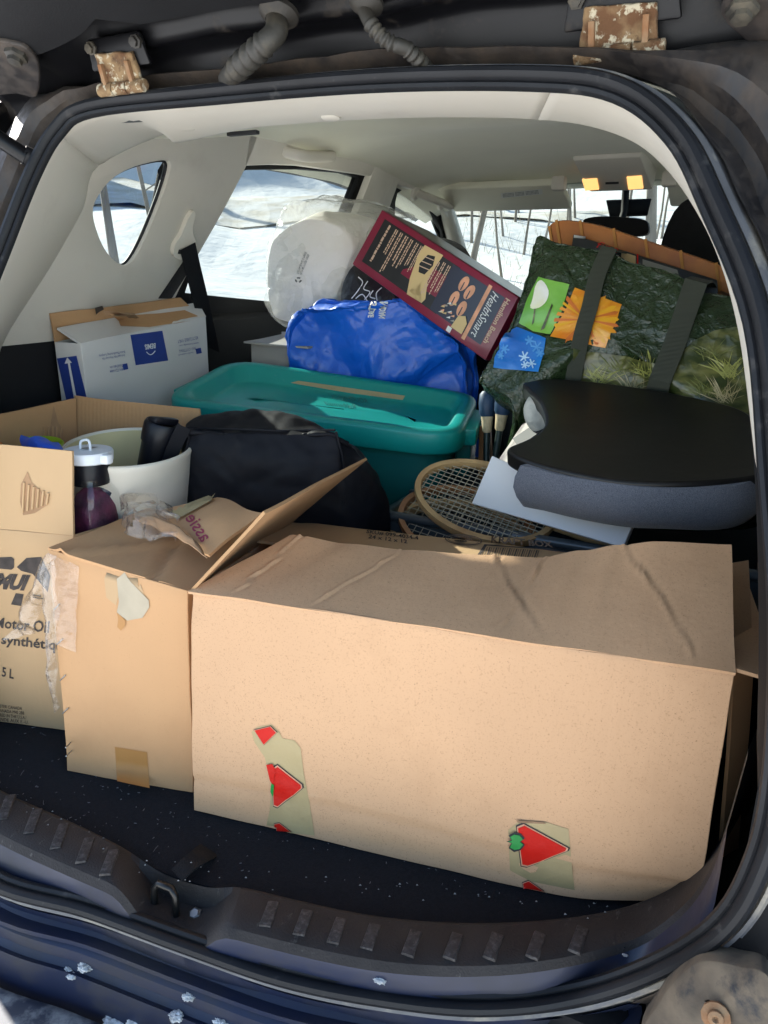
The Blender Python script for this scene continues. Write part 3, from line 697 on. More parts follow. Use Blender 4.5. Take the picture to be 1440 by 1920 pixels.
for s in (-1, 1):
    cpart(plate('quarter_trim', QOUT, [QWIN], .014, 'trim_shaded', car, wall(s), bev=.003))
    # dark lower side panel with the cargo lamp
    cpart(hexa('lower_side_panel', [(s*.745, .36, .0), (s*.70, .34, .0), (s*.70, 1.5, .0), (s*.745, 1.5, .0), (s*.745, .36, .60), (s*.715, .34, .56), (s*.70, 1.5, .60), (s*.745, 1.5, .60)], 'trim_dark', car, bev=.004))
    # doors: black inner panel with window openings
    cpart(plate('rear_door_panel', [(.80, .02), (.80, .88), (.86, .985), (1.56, .995), (1.60, .02)], [DWIN], .02, 'trim_dark', car, wall(s, .03), bev=.003))
    cpart(plate('front_door_panel', [(1.585, .02), (1.60, .995), (2.05, .995), (2.72, .64), (2.80, .02)], [FWIN], .02, 'trim_dark', car, wall(s, .03), bev=.003))
    cpart(plate('roof_rail_trim', [(1.0, .918), (1.1, .934), (1.2, .946), (1.48, .964), (1.56, .968), (1.72, .966), (1.85, .966), (2.05, .945), (2.2, .90), (2.2, 1.0), (.99, 1.0)], [], .012, 'trim', car, wall(s), bev=.004))
    cpart(plate('door_pillar_trim', [(1.49, .55), (1.535, .86), (1.56, .995), (1.72, .995), (1.71, .92), (1.70, .55)], [], .016, 'trim', car, wall(s), bev=.004))
    for nm, lp, of, mt in (('quarter_glass', QWIN, .012, 'glass_privacy'), ('rear_door_glass', DWIN, .03, 'glass_privacy'), ('front_door_glass', FWIN, .03, 'glass_front')):
        cy = sum(p[0] for p in lp)/len(lp); cz = sum(p[1] for p in lp)/len(lp)
        cpart(plate(nm, [(cy+(a-cy)*1.02, cz+(b-cz)*1.02) for a, b in lp], [], .0, mt, car, wall(s, of)))
    # window rubber of the quarter window
    cpart(tube('quarter_glass_seal', [wall(s, .0)(a, b, -.004) for a, b in QWIN], .006, 'rubber', car, seg=8, closed=True))
    cpart(plate('outer_skin', [(.12, -.45), (.12, .3), (.34, .86), (.5, .99), (2.0, 1.0), (2.75, .64), (2.95, -.45)], [[(.53, .65), (.58, .95), (.868, .95), (.868, .65)], [(.872, .60), (.872, .975), (1.60, .985), (1.60, .57)], [(1.66, .57), (1.66, .98), (2.06, .97), (2.6, .62), (2.6, .57)]], .01, 'paint_dark', car,
               (lambda s_: (lambda a, b, c: V((s_*(max(.925-.35*max(b, .62), 0)+.06*(1-max(0, min(1, (b-.55)/.4)))+.0-c), a, b))))(s)))
cpart(boxat('cargo_lamp', V((-.712, .30, .515)), V((-.70, .362, .56)), 'steel', car, bev=.003))
q0 = Plane((-.70, .3, .4), (-.70, .6, .4), (-.70, .3, .6))
# headliner, header and pillar trims -----------------------------------------
def zc(y):
    k = [(.44, .955), (.62, .972), (.8, .995), (1.1, 1.03), (1.5, 1.045), (1.85, 1.025), (2.0, 1.005), (2.15, .985)]
    for (a, b), (c, d) in zip(k, k[1:]):
        if y <= c: return lerp(b, d, max(0, (y-a)/(c-a)))
    return k[-1][1]
rows = []
for j in range(29):
    y = .46+j*(2.13-.46)/28; rows.append([V((x, y, zc(y)-.075*(abs(x)/.62)**4-.022*math.exp(-((y-1.28)/.07)**2)*(1-(abs(x)/.62)**2)+.010*math.exp(-((y-.98)/.10)**2))) for x in [-.66+i*1.32/32 for i in range(33)]])
cpart(grid('headliner', rows, 'headliner', car, th=.008, sharp=80))
rows = []
for j in range(16):
    y = .43+j*(2.13-.43)/15; rows.append([V((x, y, zc(y)+.045-.12*(abs(x)/.68)**4)) for x in [-.70+i*1.4/16 for i in range(17)]])
cpart(grid('roof', rows, 'paint_dark', car, th=.01, sharp=80))
INN = [(-.705, .40, .45), (-.702, .44, .555), (-.672, .545, .70), (-.640, .592, .79), (-.615, .612, .862)]
hp = [(-.46, .615, .905)]+[tuple(P(a, b, y=c)) for a, b, c in ((330, 266, .56), (460, 240, .545), (600, 227, .54), (760, 219, .54), (900, 218, .54), (1010, 222, .54), (1100, 233, .54), (1188, 262, .53), (1248, 306, .52), (1300, 372, .50), (1344, 452, .47), (1382, 560, .42), (1408, 720, .36), (1424, 900, .30), (1434, 1200, .24))]
OUTI = [(-.515, .17, .43), (-.505, .215, .54), (-.485, .287, .69), (-.460, .332, .80), (-.432, .36, .86), (-.376, .372, .885), (-.25, .373, .888), (-.13, .373, .888), (0., .372, .885), (.10, .370, .880), (.19, .367, .873), (.26, .363, .865), (.32, .357, .85), (.36, .348, .828), (.392, .333, .79),
        (.421, .312, .742), (.452, .278, .66), (.478, .235, .565), (.50, .19, .465), (.518, .15, .34), (.524, .14, .22)]
OUTI = [(x+.020*sst(.40, .47, x), y, z) for x, y, z in OUTI]
A, B = crom(OUTI, 5), crom(INN+hp, 5)
rows = []
for a, b in zip(A, B):
    c = (a+b)/2; nv_ = V((-c.x*.6, 0, .62-c.z)).normalized()
    a2 = a+(b-a).normalized()*.004+V((0, .004, 0))
    rows.append([a2, lerp(a2, b, .12)+nv_*.004, lerp(a2, b, .5)+nv_*.007, lerp(a2, b, .88)+nv_*.004, b, b+V((0, .012, .004))-nv_*.012, b+V((0, .02, 0))-nv_*.06])
k = 4*5+1
cpart(grid('pillar_trim', rows[:k], 'trim', car, sharp=50, th=.003))
cpart(grid('header_trim', rows[k-1:k+10*5-15], 'trim', car, sharp=50, th=.003))
cpart(grid('pillar_trim', rows[k+10*5-16:91], 'trim', car, sharp=50, th=.003))
cpart(grid('lower_pillar_trim', rows[90:], 'trim_dark', car, sharp=50, th=.003))
cpart(tube('trim_seam', [rows[k-1][i]+V((.0012, -.0008, 0)) for i in range(5)], .0012, 'ink', car, seg=5))
for px, py in ((348, 230), (620, 210), (945, 199)):
    p = P(px, py, y=.455); p = P(px, py, z=.884)
    cpart(lathe('trim_clip', [(.0, -.002), (.0125, -.0015), (.0125, .0018), (.011, .0028), (.001, .003)], p+V((0, 0, -.0055)), (0, -.12, -1), 'trim', car, seg=16))
cpart(boxat('tether_slot', P(455, 251, z=.905)+V((-.03, -.004, -.002)), P(455, 251, z=.905)+V((.03, .006, .004)), 'ink', car, bev=.001))
# lower closing panel behind the right seal
cpart(hexa('corner_trim', [(.53, .15, -.02), (.56, .15, -.02), (.72, .5, -.02), (.69, .5, -.02), (.53, .16, .42), (.56, .16, .42), (.72, .5, .55), (.69, .5, .55)], 'trim_dark', car, bev=.002))
cpart(hexa('corner_trim', [(-.53, .13, -.02), (-.56, .13, -.02), (-.72, .42, -.02), (-.69, .42, -.02), (-.52, .16, .46), (-.56, .16, .46), (-.72, .42, .55), (-.69, .42, .55)], 'trim_dark', car, bev=.002))
# seat belt on the C-pillar
bt = [P(x, y, n=NW, k=KW+.03) for x, y in ((352, 462), (362, 505), (378, 570), (396, 650), (410, 720))]
belt_ = cpart(strap('seat_belt', crom(bt, 4), .038, .0016, (.2, 1, 0), 'belt', car))
gp = [P(x, y, n=NW, k=KW+.02) for x, y in ((362, 396), (367, 404), (362, 432), (370, 468), (350, 488), (329, 482), (327, 462), (340, 440), (352, 412))]
g_ = poly('belt_guide', smoothpoly(gp, 4), 'trim', car, th=.016); cpart(bevel(g_, .004, 2))
gs = [P(x, y, n=NW, k=KW+.0215) for x, y in ((336, 468), (358, 471), (356, 478), (334, 476))]
cpart(poly('belt_slot', gs, 'ink', car, th=.001))
cpart(hexa('belt_pillar_cover', [P(x, y, n=NW, k=KW+o_) for o_ in (.002, .012) for x, y in ((296, 560), (322, 560), (372, 480), (350, 480))], 'seat_fabric', car, bev=.002))
# grab handles
def grab(name, a, b, drop, w, hook=False):
    a, b = V(a), V(b); mid = (a+b)/2; out = V((1, 0, -.35)).normalized()
    o = cpart(tube(name, crom([a, a+out*drop*.7+(b-a)*.05, a+out*drop+(b-a)*.2, b+out*drop-(b-a)*.2, b+out*drop*.7-(b-a)*.05, b], 5), w, 'trim', car, seg=10))
    for e in (a, b):
        k = lathe('grab_base', [(.0, -.006), (w*1.9, -.005), (w*1.8, .004), (w*1.2, .009), (.001, .01)], e, out, 'trim', car, seg=14); cpart(k)
    if hook: cpart(tube('coat_hook', [mid+out*.004, mid+out*.018+V((0, 0, -.006)), mid+out*.02+V((0, 0, -.018)), mid+out*.028+V((0, 0, -.014))], .0045, 'trim', car, seg=8))
grab('grab_handle', (-.585, 1.13, .965), (-.583, 1.31, .99), .045, .013, True)
grab('grab_handle', (-.575, 1.86, .955), (-.57, 2.06, .945), .045, .013)
# sun visors, overhead console, mirror
def visor(x0, x1, name='sun_visor'):
    c = [(x0, 1.93, .992), (x1, 1.93, .992), (x1, 2.06, .935), (x0, 2.06, .935)]
    o = cpart(hexa(name, [(x0, 1.92, .968), (x1, 1.92, .968), (x1, 2.075, .915), (x0, 2.075, .915), (x0, 1.925, .992), (x1, 1.925, .992), (x1, 2.08, .940), (x0, 2.08, .940)], 'headliner', car, bev=.009)); return o
visor(-.53, -.135); visor(.155, .56)
pv = Plane((-.5, 1.92, .968), (-.1, 1.92, .968), (-.5, 2.075, .915))
qv = [pv.P(*q, .0012) for q in ((940, 372), (1018, 364), (1016, 354), (939, 362))]
cpart(poly('visor_sticker', qv, 'sticker', car))
for i in range(3):
    a = lerp(qv[0], qv[3], .2+.25*i); b = lerp(qv[1], qv[2], .2+.25*i); n_ = V((0, 0, -.0006))
    cpart(text('IIIIIIIII IIIIIII IIIIIIIIII', [a+n_+(b-a)*.05, a+n_+(b-a)*.9, lerp(qv[0], qv[3], .36+.25*i)+n_+(b-a)*.9, lerp(qv[0], qv[3], .36+.25*i)+n_+(b-a)*.05], 'ink', car, name='sticker_print'))
for x in (-.145, .165):
    cpart(boxat('visor_clip', V((x-.02, 1.915, .955)), V((x+.02, 1.95, .995)), 'trim', car, bev=.006))
con = cpart(hexa('overhead_console', [(-.075, 1.79, 1.012), (.105, 1.79, 1.012), (.12, 1.96, .950), (-.06, 1.96, .950), (-.08, 1.79, 1.04), (.11, 1.79, 1.04), (.125, 1.97, 1.02), (-.065, 1.97, 1.02)], 'trim', car, bev=.008))
pc = Plane((-.075, 1.79, 1.012), (.105, 1.79, 1.012), (-.06, 1.96, .950))
for q in (((1091, 338), (1119, 336), (1123, 356), (1097, 358)), ((1175, 333), (1203, 331), (1206, 354), (1178, 356))):
    bevel(poly('map_light', [pc.P(*k_, .003) for k_ in q], 'lamp_lens', con, th=.005), .001)
poly('light_switch', [pc.P(*k_, .002) for k_ in ((1135, 343), (1160, 342), (1160, 345), (1135, 346))], 'ink', con, th=.003)
mp_ = [P(*q, y=2.2) for q in ((1098, 422), (1100, 412), (1130, 407), (1180, 409), (1212, 414), (1219, 428), (1216, 440), (1195, 444), (1150, 440), (1105, 434))]
o = cpart(bevel(poly('rear_view_mirror', smoothpoly(mp_, 3), 'trim_dark', car, th=-.03), .006, 3))
mc = sum((V(p) for p in mp_), V())/len(mp_)
poly('mirror_glass', smoothpoly([mc+(V(p)-mc)*.9+V((0, -.0045, 0)) for p in mp_], 3), 'mirror', o)
cpart(tube('mirror_stem', [mc+V((0, .03, .01)), mc+V((0, .07, .05)), mc+V((0, .06, .12))], .012, 'trim_dark', car, seg=8))
cpart(hexa('sensor_pod', [P(x, y, y=2.28) for x, y in ((1143, 407), (1214, 405), (1222, 372), (1136, 375))]+[P(x, y, y=2.32) for x, y in ((1143, 407), (1214, 405), (1222, 372), (1136, 375))], 'trim_dark', car, bev=.004))
# windshield, A-pillars, dash
cpart(grid('windshield', [[V((x, 2.06+t*.70+.04*(1-(x/.65)**2)*0, .995-t*.42)) for x in (-.60-.06*t, -.3, 0, .3, .60+.06*t)] for t in (0, .25, .5, .75, 1)], 'glass_front', car))
for s in (-1, 1):
    cpart(tube('windshield_pillar', [(s*.575, 2.02, .985), (s*.60, 2.14, .955), (s*.645, 2.45, .78), (s*.70, 2.80, .55)], [.03, .032, .034, .036], 'trim', car, seg=10))
cpart(hexa('dashboard', [(-.72, 2.42, .1), (.72, 2.42, .1), (.72, 2.9, .1), (-.72, 2.9, .1), (-.72, 2.40, .50), (.72, 2.40, .50), (.72, 2.86, .575), (-.72, 2.86, .575)], 'trim_dark', car, bev=.02))
cpart(boxat('hood', (-.72, 2.86, .0), (.72, 3.8, .50), 'blue_paint_and_sky', car, bev=.05))
def seat(cx, top, y):
    s = cpart(hexa('front_seat', [(cx-.25, y+.02, .05), (cx+.25, y+.02, .05), (cx+.25, y+.2, .05), (cx-.25, y+.2, .05), (cx-.20, y-.06, top-.24), (cx+.20, y-.06, top-.24), (cx+.19, y+.05, top-.24), (cx-.19, y+.05, top-.24)], 'seat_fabric', car, bev=.04, sub=1))
    ring = [(-.125, 0), (-.135, .07), (-.115, .15), (-.07, .185), (0, .195), (.07, .185), (.115, .15), (.135, .07), (.125, 0), (0, -.012)]
    h = poly('headrest', smoothpoly([V((cx+a, y-.06, top-.2+b)) for a, b in ring], 3), 'seat_fabric', s, th=-.09); bevel(h, .025, 4)
    for a in (-.06, .06): tube('headrest_post', [(cx+a, y-.01, top-.28), (cx+a, y-.01, top-.17)], .006, 'steel', s, seg=8)
seat(.375, .885, 1.50); seat(-.34, .80, 1.50)
# tailgate ---------------------------------------------------------------
TD = V((0, -.922, .387)); TN = V((0, -.387, -.922)); T0 = V((0, .475, .898))
def tg(x, s, h=0): return V((x, 0, 0))+T0+TD*s+TN*h
def tgp(px, py, off=0):
    return P(px, py, n=TN, k=TN.dot(T0)+off)
def tgh(x, s):                                          # inner panel relief
    h = .0
    h += .018*sst(.0, .02, s)*(1-sst(.035, .06, s))       # rolled lower rim
    h -= .025*sst(.05, .08, s)*(1-sst(.16, .19, s))*(1-sst(.36, .44, abs(x)))
    h += .010*math.exp(-((abs(x)-.325)/.05)**4)*math.exp(-((s-.08)/.05)**4)*1.2
    h += .012*math.exp(-((s-.115)/.012)**2)*sst(-.30, -.26, x)*(1-sst(.22, .26, x))
    h += .008*noise.noise(V((x*9, s*9, 0)))
    return h
rows = [[tg(x, s, tgh(x, s)) for x in [-.60+i*1.2/80 for i in range(81)]] for s in [j*.22/36 for j in range(37)]+[.3, .45, .6, .8, .95]]
cpart(grid('tailgate_panel', rows, 'paint_dark', car, sharp=60, th=.004))
cpart(hexa('tailgate_shell', [tg(-.66, -.02, -.05), tg(.66, -.02, -.05), tg(.66, .98, -.05), tg(-.66, .98, -.05), tg(-.64, 0, -.11), tg(.64, 0, -.11), tg(.62, .95, -.11), tg(-.62, .95, -.11)], 'blue_paint_and_sky', car, bev=.01))
tb = [tgp(0, 78), tgp(60, 68), tgp(110, 50), tgp(160, 22), tgp(190, -10)]
o = cpart(poly('tailgate_trim', [tgp(-160, 95, .03)]+[p+TN*.03 for p in crom(tb, 4)]+[tg(-.2, .19, .03), tg(.5, .19, .03), tg(.55, .9, .03), tg(-.55, .9, .03)], 'trim_dark', car, th=.03)); bevel(o, .008, 2)
def hinge(px, py, w):
    p = tgp(px, py, .020); n_ = V((0, -.94, -.34)); u_ = V((0, -.34, .94))          # leaf hangs off the tailgate, facing the rear
    b = cpart(hexa('hinge', [p+V((a, 0, 0))+u_*b_+n_*c_ for c_ in (-.008, .0) for a, b_ in ((-w*.66, .004), (w*.66, .004), (w*.58, .040), (-w*.58, .040))], 'paint_dark', car, bev=.003))
    l_ = hexa('hinge_leaf', [p+V((w*x_, 0, 0))+u_*y_+n_*z_ for z_ in (.0, .007) for x_, y_ in ((-.46, -.016), (.44, -.018), (.40, .020), (-.40, .024))], 'rust', b, bev=.002, sub=8, amp=.0014, freq=110, seed=int(px))
    for i, (a0_, a1_) in enumerate(((-.50, -.17), (-.15, .15), (.17, .52))):
        k_ = tube('hinge_knuckle', [p+V((w*lerp(a0_, a1_, t), 0, 0))-u_*.017+n_*.008 for t in (0, .02, .2, .4, .6, .8, .98, 1)], [.0062]+[.0078]*6+[.0062], 'rust', b, seg=16)
        for v in k_.data.vertices: v.co += vnoise(v.co, 140, i)*.0009
    for a in (-.30, .30): hexa('hinge_strap', [p+V((w*a+x_, 0, 0))+u_*y_+n_*z_ for z_ in (.004, .013) for x_, y_ in ((-.003, -.02), (.003, -.02), (.003, .012), (-.003, .012))], 'bolt_rust', b, bev=.001)
    for a in (-.5, .5): lathe('hinge_bolt', [(0, -.004), (.0085, -.003), (.0085, .002), (.006, .003), (.006, .007), (.002, .008)], p+V((a*w, 0, 0))+u_*.030+n_*.001, n_, 'boot', b, seg=6)
hinge(228, 135, .075); hinge(1163, 58, .085)
def boot(name, path, r0, ribs, flange, off=.02):
    pts = [tgp(x, y, o_) for x, y, o_ in path]; c = crom(pts, 24); n = len(c); rad = []
    for i in range(n):
        t = i/(n-1); r_ = r0
        for a, b, k in ribs:
            if a < t < b: r_ = r0*(1+.16*math.sin((t-a)/(b-a)*math.pi*2*k))
        rad.append(r_)
    o = cpart(tube(name, c, rad, 'boot', car, seg=14))
    lathe('boot_flange', [(0, -.004), (flange, -.003), (flange, .002), (flange*.8, .005), (r0*1.1, .009), (.002, .009)], pts[0]-TN*.008, TN, 'boot', o, seg=20)
boot('harness_boot', [(520, 38, .012), (516, 62, .03), (490, 88, .045), (452, 122, .045), (428, 150, .03)], .0125, [(.45, .85, 5)], .022)
boot('washer_hose_boot', [(684, 20, .012), (700, 52, .03), (728, 78, .04), (762, 92, .04), (790, 118, .04), (806, 138, .03)], .0075, [(.15, .48, 5), (.6, .98, 6)], .018)
for q, bp in ((((-30, 85), (30, 83), (60, 100), (74, 130), (68, 182), (30, 176), (-30, 175)), (30, 105)), (((1352, 30), (1370, -10), (1450, -10), (1450, 90), (1412, 88), (1390, 70)), (1392, 20))):
    o = cpart(bevel(poly('strut_bracket', smoothpoly([tgp(*k_, .035) for k_ in q], 3), 'gutter', car, th=.006), .002))
    lathe('bracket_bolt', [(0, -.004), (.014, -.003), (.014, .002), (.009, .004), (.009, .009), (.003, .010)], tgp(*bp, .038), TN, 'boot', o, seg=6)
cpart(tube('gas_strut', [P(-60, 222, y=.30), P(52, 296, y=.34)], .011, 'paint_dark', car, seg=12))
cpart(tube('gas_strut_end', [P(44, 290, y=.338), P(66, 300, y=.35)], .013, 'rubber', car, seg=12))
# ================================================================ print and labels laid on real surfaces
from mathutils.bvhtree import BVHTree
_bvh = {}
def bvh(o):
    if o.name not in _bvh:
        bpy.context.view_layer.update(); dg = bpy.context.evaluated_depsgraph_get()
        me = o.evaluated_get(dg).to_mesh(); mw = o.matrix_world
        _bvh[o.name] = BVHTree.FromPolygons([mw @ v.co for v in me.vertices], [tuple(p.vertices) for p in me.polygons])
    return _bvh[o.name]
def onto(o, px, py, off=.0006):
    v = (FW+(px-720)/FPX*RT+(960-py)/FPX*UP).normalized(); h, n, _, _ = bvh(o).ray_cast(CAM, v)
    if h is None:
        h0, n, _, _ = bvh(o).find_nearest(CAM+v*1.1); t = (h0-CAM).dot(v); h = CAM+v*t
        if n is None: n = -v
    if n.dot(v) > 0: n = -n
    return h+n*off
def decal(o, pts, material, parent, name='print', off=.0007, cuts=2, smooth=0):
    """flat print or label: outline drawn in sight lines, laid on the surface of o"""
    if smooth: pts = [(p.x, p.y) for p in crom([V((a, b, 0)) for a, b in pts], smooth, True)]
    bm = bmesh.new(); vs = [bm.verts.new((a, b, 0)) for a, b in pts]; f = bm.faces.new(vs); bmesh.ops.triangulate(bm, faces=[f])
    if cuts: bmesh.ops.subdivide_edges(bm, edges=list(bm.edges), cuts=cuts, use_grid_fill=True); bmesh.ops.triangulate(bm, faces=list(bm.faces))
    for v in bm.verts: v.co = onto(o, v.co.x, v.co.y, off)
    bm.normal_update()
    for f in bm.faces:
        if f.normal.dot(CAM-f.calc_center_median()) < 0: f.normal_flip()
    me = bpy.data.meshes.new(name); bm.to_mesh(me); bm.free()
    for p in me.polygons: p.use_smooth = True
    return link(name, me, material, parent)
def words(o, s, quad, material, parent, name='lettering', off=.0009, shear=0, bold=0, res=2, dash=0):
    """words set in a sight-line quad (BL, BR, TR, TL in reading direction) and laid on the surface of o"""
    cu = bpy.data.curves.new('t', 'FONT'); cu.body = s; cu.resolution_u = res; cu.shear = shear; cu.offset = bold; cu.space_line = .95
    ob = bpy.data.objects.new('t', cu); COL.objects.link(ob); bpy.context.view_layer.update()
    me = bpy.data.meshes.new_from_object(ob.evaluated_get(bpy.context.evaluated_depsgraph_get()))
    bpy.data.objects.remove(ob); bpy.data.curves.remove(cu)
    xs = [v.co.x for v in me.vertices]; ys = [v.co.y for v in me.vertices]; x0, x1, y0, y1 = min(xs), max(xs), min(ys), max(ys)
    BL, BR, TR, TL = [V((*q, 0)) for q in quad]
    for v in me.vertices:
        u = (v.co.x-x0)/(x1-x0 or 1); w = (v.co.y-y0)/(y1-y0 or 1); q = (1-w)*((1-u)*BL+u*BR)+w*((1-u)*TL+u*TR)
        v.co = onto(o, q.x, q.y, off)
    me.materials.clear(); me.name = name
    return link(name, me, material, parent)
def lines(o, quad, n, material, parent, name='fine_print', seed=0, off=.0009, fill=.55, ragged=.35, gaps=True):
    """rows of unreadably small print"""
    rnd = random.Random(seed); BL, BR, TR, TL = [V((*q, 0)) for q in quad]; bm = bmesh.new()
    def pt(u, w): 
        q = (1-w)*((1-u)*BL+u*BR)+w*((1-u)*TL+u*TR); return onto(o, q.x, q.y, off)
    for i in range(n):
        w1 = 1-i/n; w0 = w1-fill/n; u = 0; end = 1-rnd.random()*ragged
        while u < end:
            L = rnd.uniform(.04, .13); a, b = u, min(end, u+L)
            j = rnd.uniform(-.05, .05)/n
            bm.faces.new([bm.verts.new(pt(a, w0+j)), bm.verts.new(pt(b, w0+j)), bm.verts.new(pt(b, w1+j)), bm.verts.new(pt(a, w1+j))]); u += L+(.018 if gaps else 0)
    me = bpy.data.meshes.new(name); bm.to_mesh(me); bm.free(); return link(name, me, material, parent)
def puff(name, outline, depth, material, parent=None, bulge=.02, back=.01, rings=(1, .985, .93, .82, .66, .46, .24), amp=.004, freq=9, seed=0, sm=4, cen=None, amp2=0, freq2=30, fn=None):
    """stuffed body: outline (seen side) closed over a depth vector, both faces swelling"""
    L = crom(outline, sm, True) if sm else [V(p) for p in outline]; n = len(L); depth = V(depth)
    c = V(cen) if cen else sum(L, V())/n
    nn = -depth.normalized(); rows = []
    for s in reversed(rings): rows.append([c+(p-c)*s+nn*bulge*(1-s*s) for p in L])
    for t in (.25, .5, .75): rows.append([p+depth*t+(p-c).normalized()*.012*math.sin(t*math.pi) for p in L])
    for s in rings: rows.append([c+depth+(p-c)*s-nn*back*(1-s*s) for p in L])
    vs = [p for r_ in rows for p in r_]
    if fn: vs = [fn(p) for p in vs]
    vs = [p+vnoise(p, freq, seed)*amp+(vnoise(p, freq2, seed+2)*amp2 if amp2 else V()) for p in vs]
    f = []; nv = len(rows)
    for j in range(nv-1):
        for i in range(n): f.append((j*n+i, j*n+(i+1) % n, (j+1)*n+(i+1) % n, (j+1)*n+i))
    f.append(tuple(range(n))); f.append(tuple((nv-1)*n+i for i in range(n)))
    return raw(name, vs, f, material, parent, True, 55)
def ppx(l, **k):
    """list of (px, py, y) -> points"""
    return [P(a, b, y=c) for a, b, c in l]
# ================================================================ cargo: the cartons in front
E_ = V((.9859, .1674, 0)); G_ = V((-.1674, .9859, 0)); Z_ = V((0, 0, 1))
bx = thing('cardboard_box', 'long plain brown carton with logo tape on its front, in front of everything', 'box')
BL = V((-.098, .191, .004)); hh = (G_*.042+Z_*.999)*.303; D_ = .315
c0 = [BL, BL+E_*.612, BL+E_*.612+G_*D_, BL+G_*D_]; 
def crease(p):
    q = p-BL; f_ = q.dot(G_); z_ = q.z; u_ = q.dot(E_)
    if f_ < .03:                                        # faint fold across the front and a crushed lower right corner
        zc_ = .045+.006*math.sin(u_*9)
        p = p+G_*(.0022*math.exp(-((z_-zc_)/.006)**2)-.0012*math.exp(-((z_-zc_-.012)/.008)**2))
        k_ = math.exp(-(((u_-.61)/.09)**2+((z_)/.05)**2)); p = p+G_*.020*k_+Z_*.010*k_-E_*.006*k_
        k_ = math.exp(-(((u_)/.03)**2+((z_-.30)/.03)**2)); p = p+G_*.006*k_-Z_*.004*k_
    return p
big = carton('body', c0+[p+hh for p in c0], 'card', bx, cuts=46, amp=.0032, freq=5, post=crease)
t0, t1, t2, t3 = [p+hh for p in c0]
def pw(k, x):
    for (a, b), (c, d) in zip(k, k[1:]):
        if x <= c: t = (x-a)/(c-a); t = t*t*(3-2*t); return b+(d-b)*t
    return k[-1][1]
def wr(u, v):                                          # creases running across the top flap
    h = v*pw([(0, 0), (.14, -.013), (.3, -.021), (.48, -.025), (.6, -.027), (.70, -.014), (.77, -.004), (.85, .002), (1, 0)], u)
    for a, b, s in ((.50, .70, -1.1), (.78, .95, -.8), (.28, .25, .2), (.03, .09, -.6), (.62, .60, 0)):
        d = (u-lerp(a, b, 1-v)); k_ = sst(0, .25, v)*(.5+.5*noise.noise(V((a*9, v*5, 0)))); d += .012*noise.noise(V((v*7, a*20, 0))); h += .0036*math.exp(-(d/.0035)**2)*k_-.0022*math.exp(-((d-.008)/.005)**2)*k_
    return h
q = [t0+Z_*.001, t1+Z_*.001, P(1372, 1021, y=.44), P(545, 1002, y=.335)]
fl1 = slab('flap', q, .0038, 'card', bx, 260, 24, amp=.0015, freq=14, fn=wr, sharp=60)
ang = R(4); fd = -G_*math.cos(ang)+Z_*math.sin(ang)
fl2 = slab('flap', [t2, t3, t3+fd*.15+Z_*.004, t2+fd*.15+Z_*.002], .0038, 'card_c', bx, 24, 6, amp=.0015, freq=10)
b_ = R(48); vf = (E_*math.cos(b_)+Z_*math.sin(b_))
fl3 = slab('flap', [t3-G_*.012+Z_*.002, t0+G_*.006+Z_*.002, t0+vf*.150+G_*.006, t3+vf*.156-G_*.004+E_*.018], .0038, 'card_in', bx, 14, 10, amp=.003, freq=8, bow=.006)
ang = R(-12); fd = E_*math.cos(ang)+Z_*math.sin(ang)
slab('flap', [t1+G_*.004+E_*.001, t2-G_*.02+E_*.001, t2+fd*.05-G_*.03+Z_*.004, t1+fd*.045+G_*.01], .0038, 'card', bx, 6, 6, amp=.001)
words(fl2, 'SKU# 099-4034-4', ((686, 1001), (785, 1014), (784, 1006), (688, 994)), 'ink_brown', bx, bold=.02)
words(fl2, '24 x 12 x 12', ((690, 1010), (764, 1020), (763, 1013), (692, 1003)), 'ink_brown', bx, bold=.02)
words(fl2, 'KRAFT BOX', ((920, 1019), (1038, 1028), (1034, 1017), (922, 1005)), 'ink_fade', bx, bold=.03)
def ring_decal(o, cx, cy, rx, ry, w, m_, par, nm='stamp'):
    n = 28; bm = bmesh.new(); a = [bm.verts.new(onto(o, cx+rx*math.cos(6.283*k/n), cy+ry*math.sin(6.283*k/n)+.07*rx*math.cos(6.283*k/n), .0009)) for k in range(n)]
    b = [bm.verts.new(onto(o, cx+(rx-w)*math.cos(6.283*k/n), cy+(ry-w*.55)*math.sin(6.283*k/n)+.07*rx*math.cos(6.283*k/n), .0009)) for k in range(n)]
    for k in range(n): bm.faces.new((a[k], a[(k+1) % n], b[(k+1) % n], b[k]))
    me = bpy.data.meshes.new(nm); bm.to_mesh(me); bm.free(); return link(nm, me, m_, par)
ring_decal(fl2, 869, 1013, 35, 10, 2.2, 'ink_fade', bx); ring_decal(fl2, 869, 1013, 30, 8, 1.2, 'ink_fade', bx)
lines(fl2, ((852, 1017), (888, 1019), (888, 1008), (852, 1006)), 3, 'ink_fade', bx, seed=3)
for k in range(26):
    x = 905+k*4.2; w = 1.2 if k % 3 else 2.4
    decal(fl2, ((x-6, 1042+k*.3), (x-6+w, 1042+k*.3), (x+w, 1026+k*.25), (x, 1026+k*.25)), 'ink_brown', bx, 'barcode_bar', cuts=0)
for px_ in (((895, 1041), (908, 1022), (914, 1022), (901, 1041)), ((908, 1023), (1040, 1033), (1040, 1031), (908, 1021))): decal(fl2, px_, 'ink_brown', bx, 'barcode_frame', cuts=0)
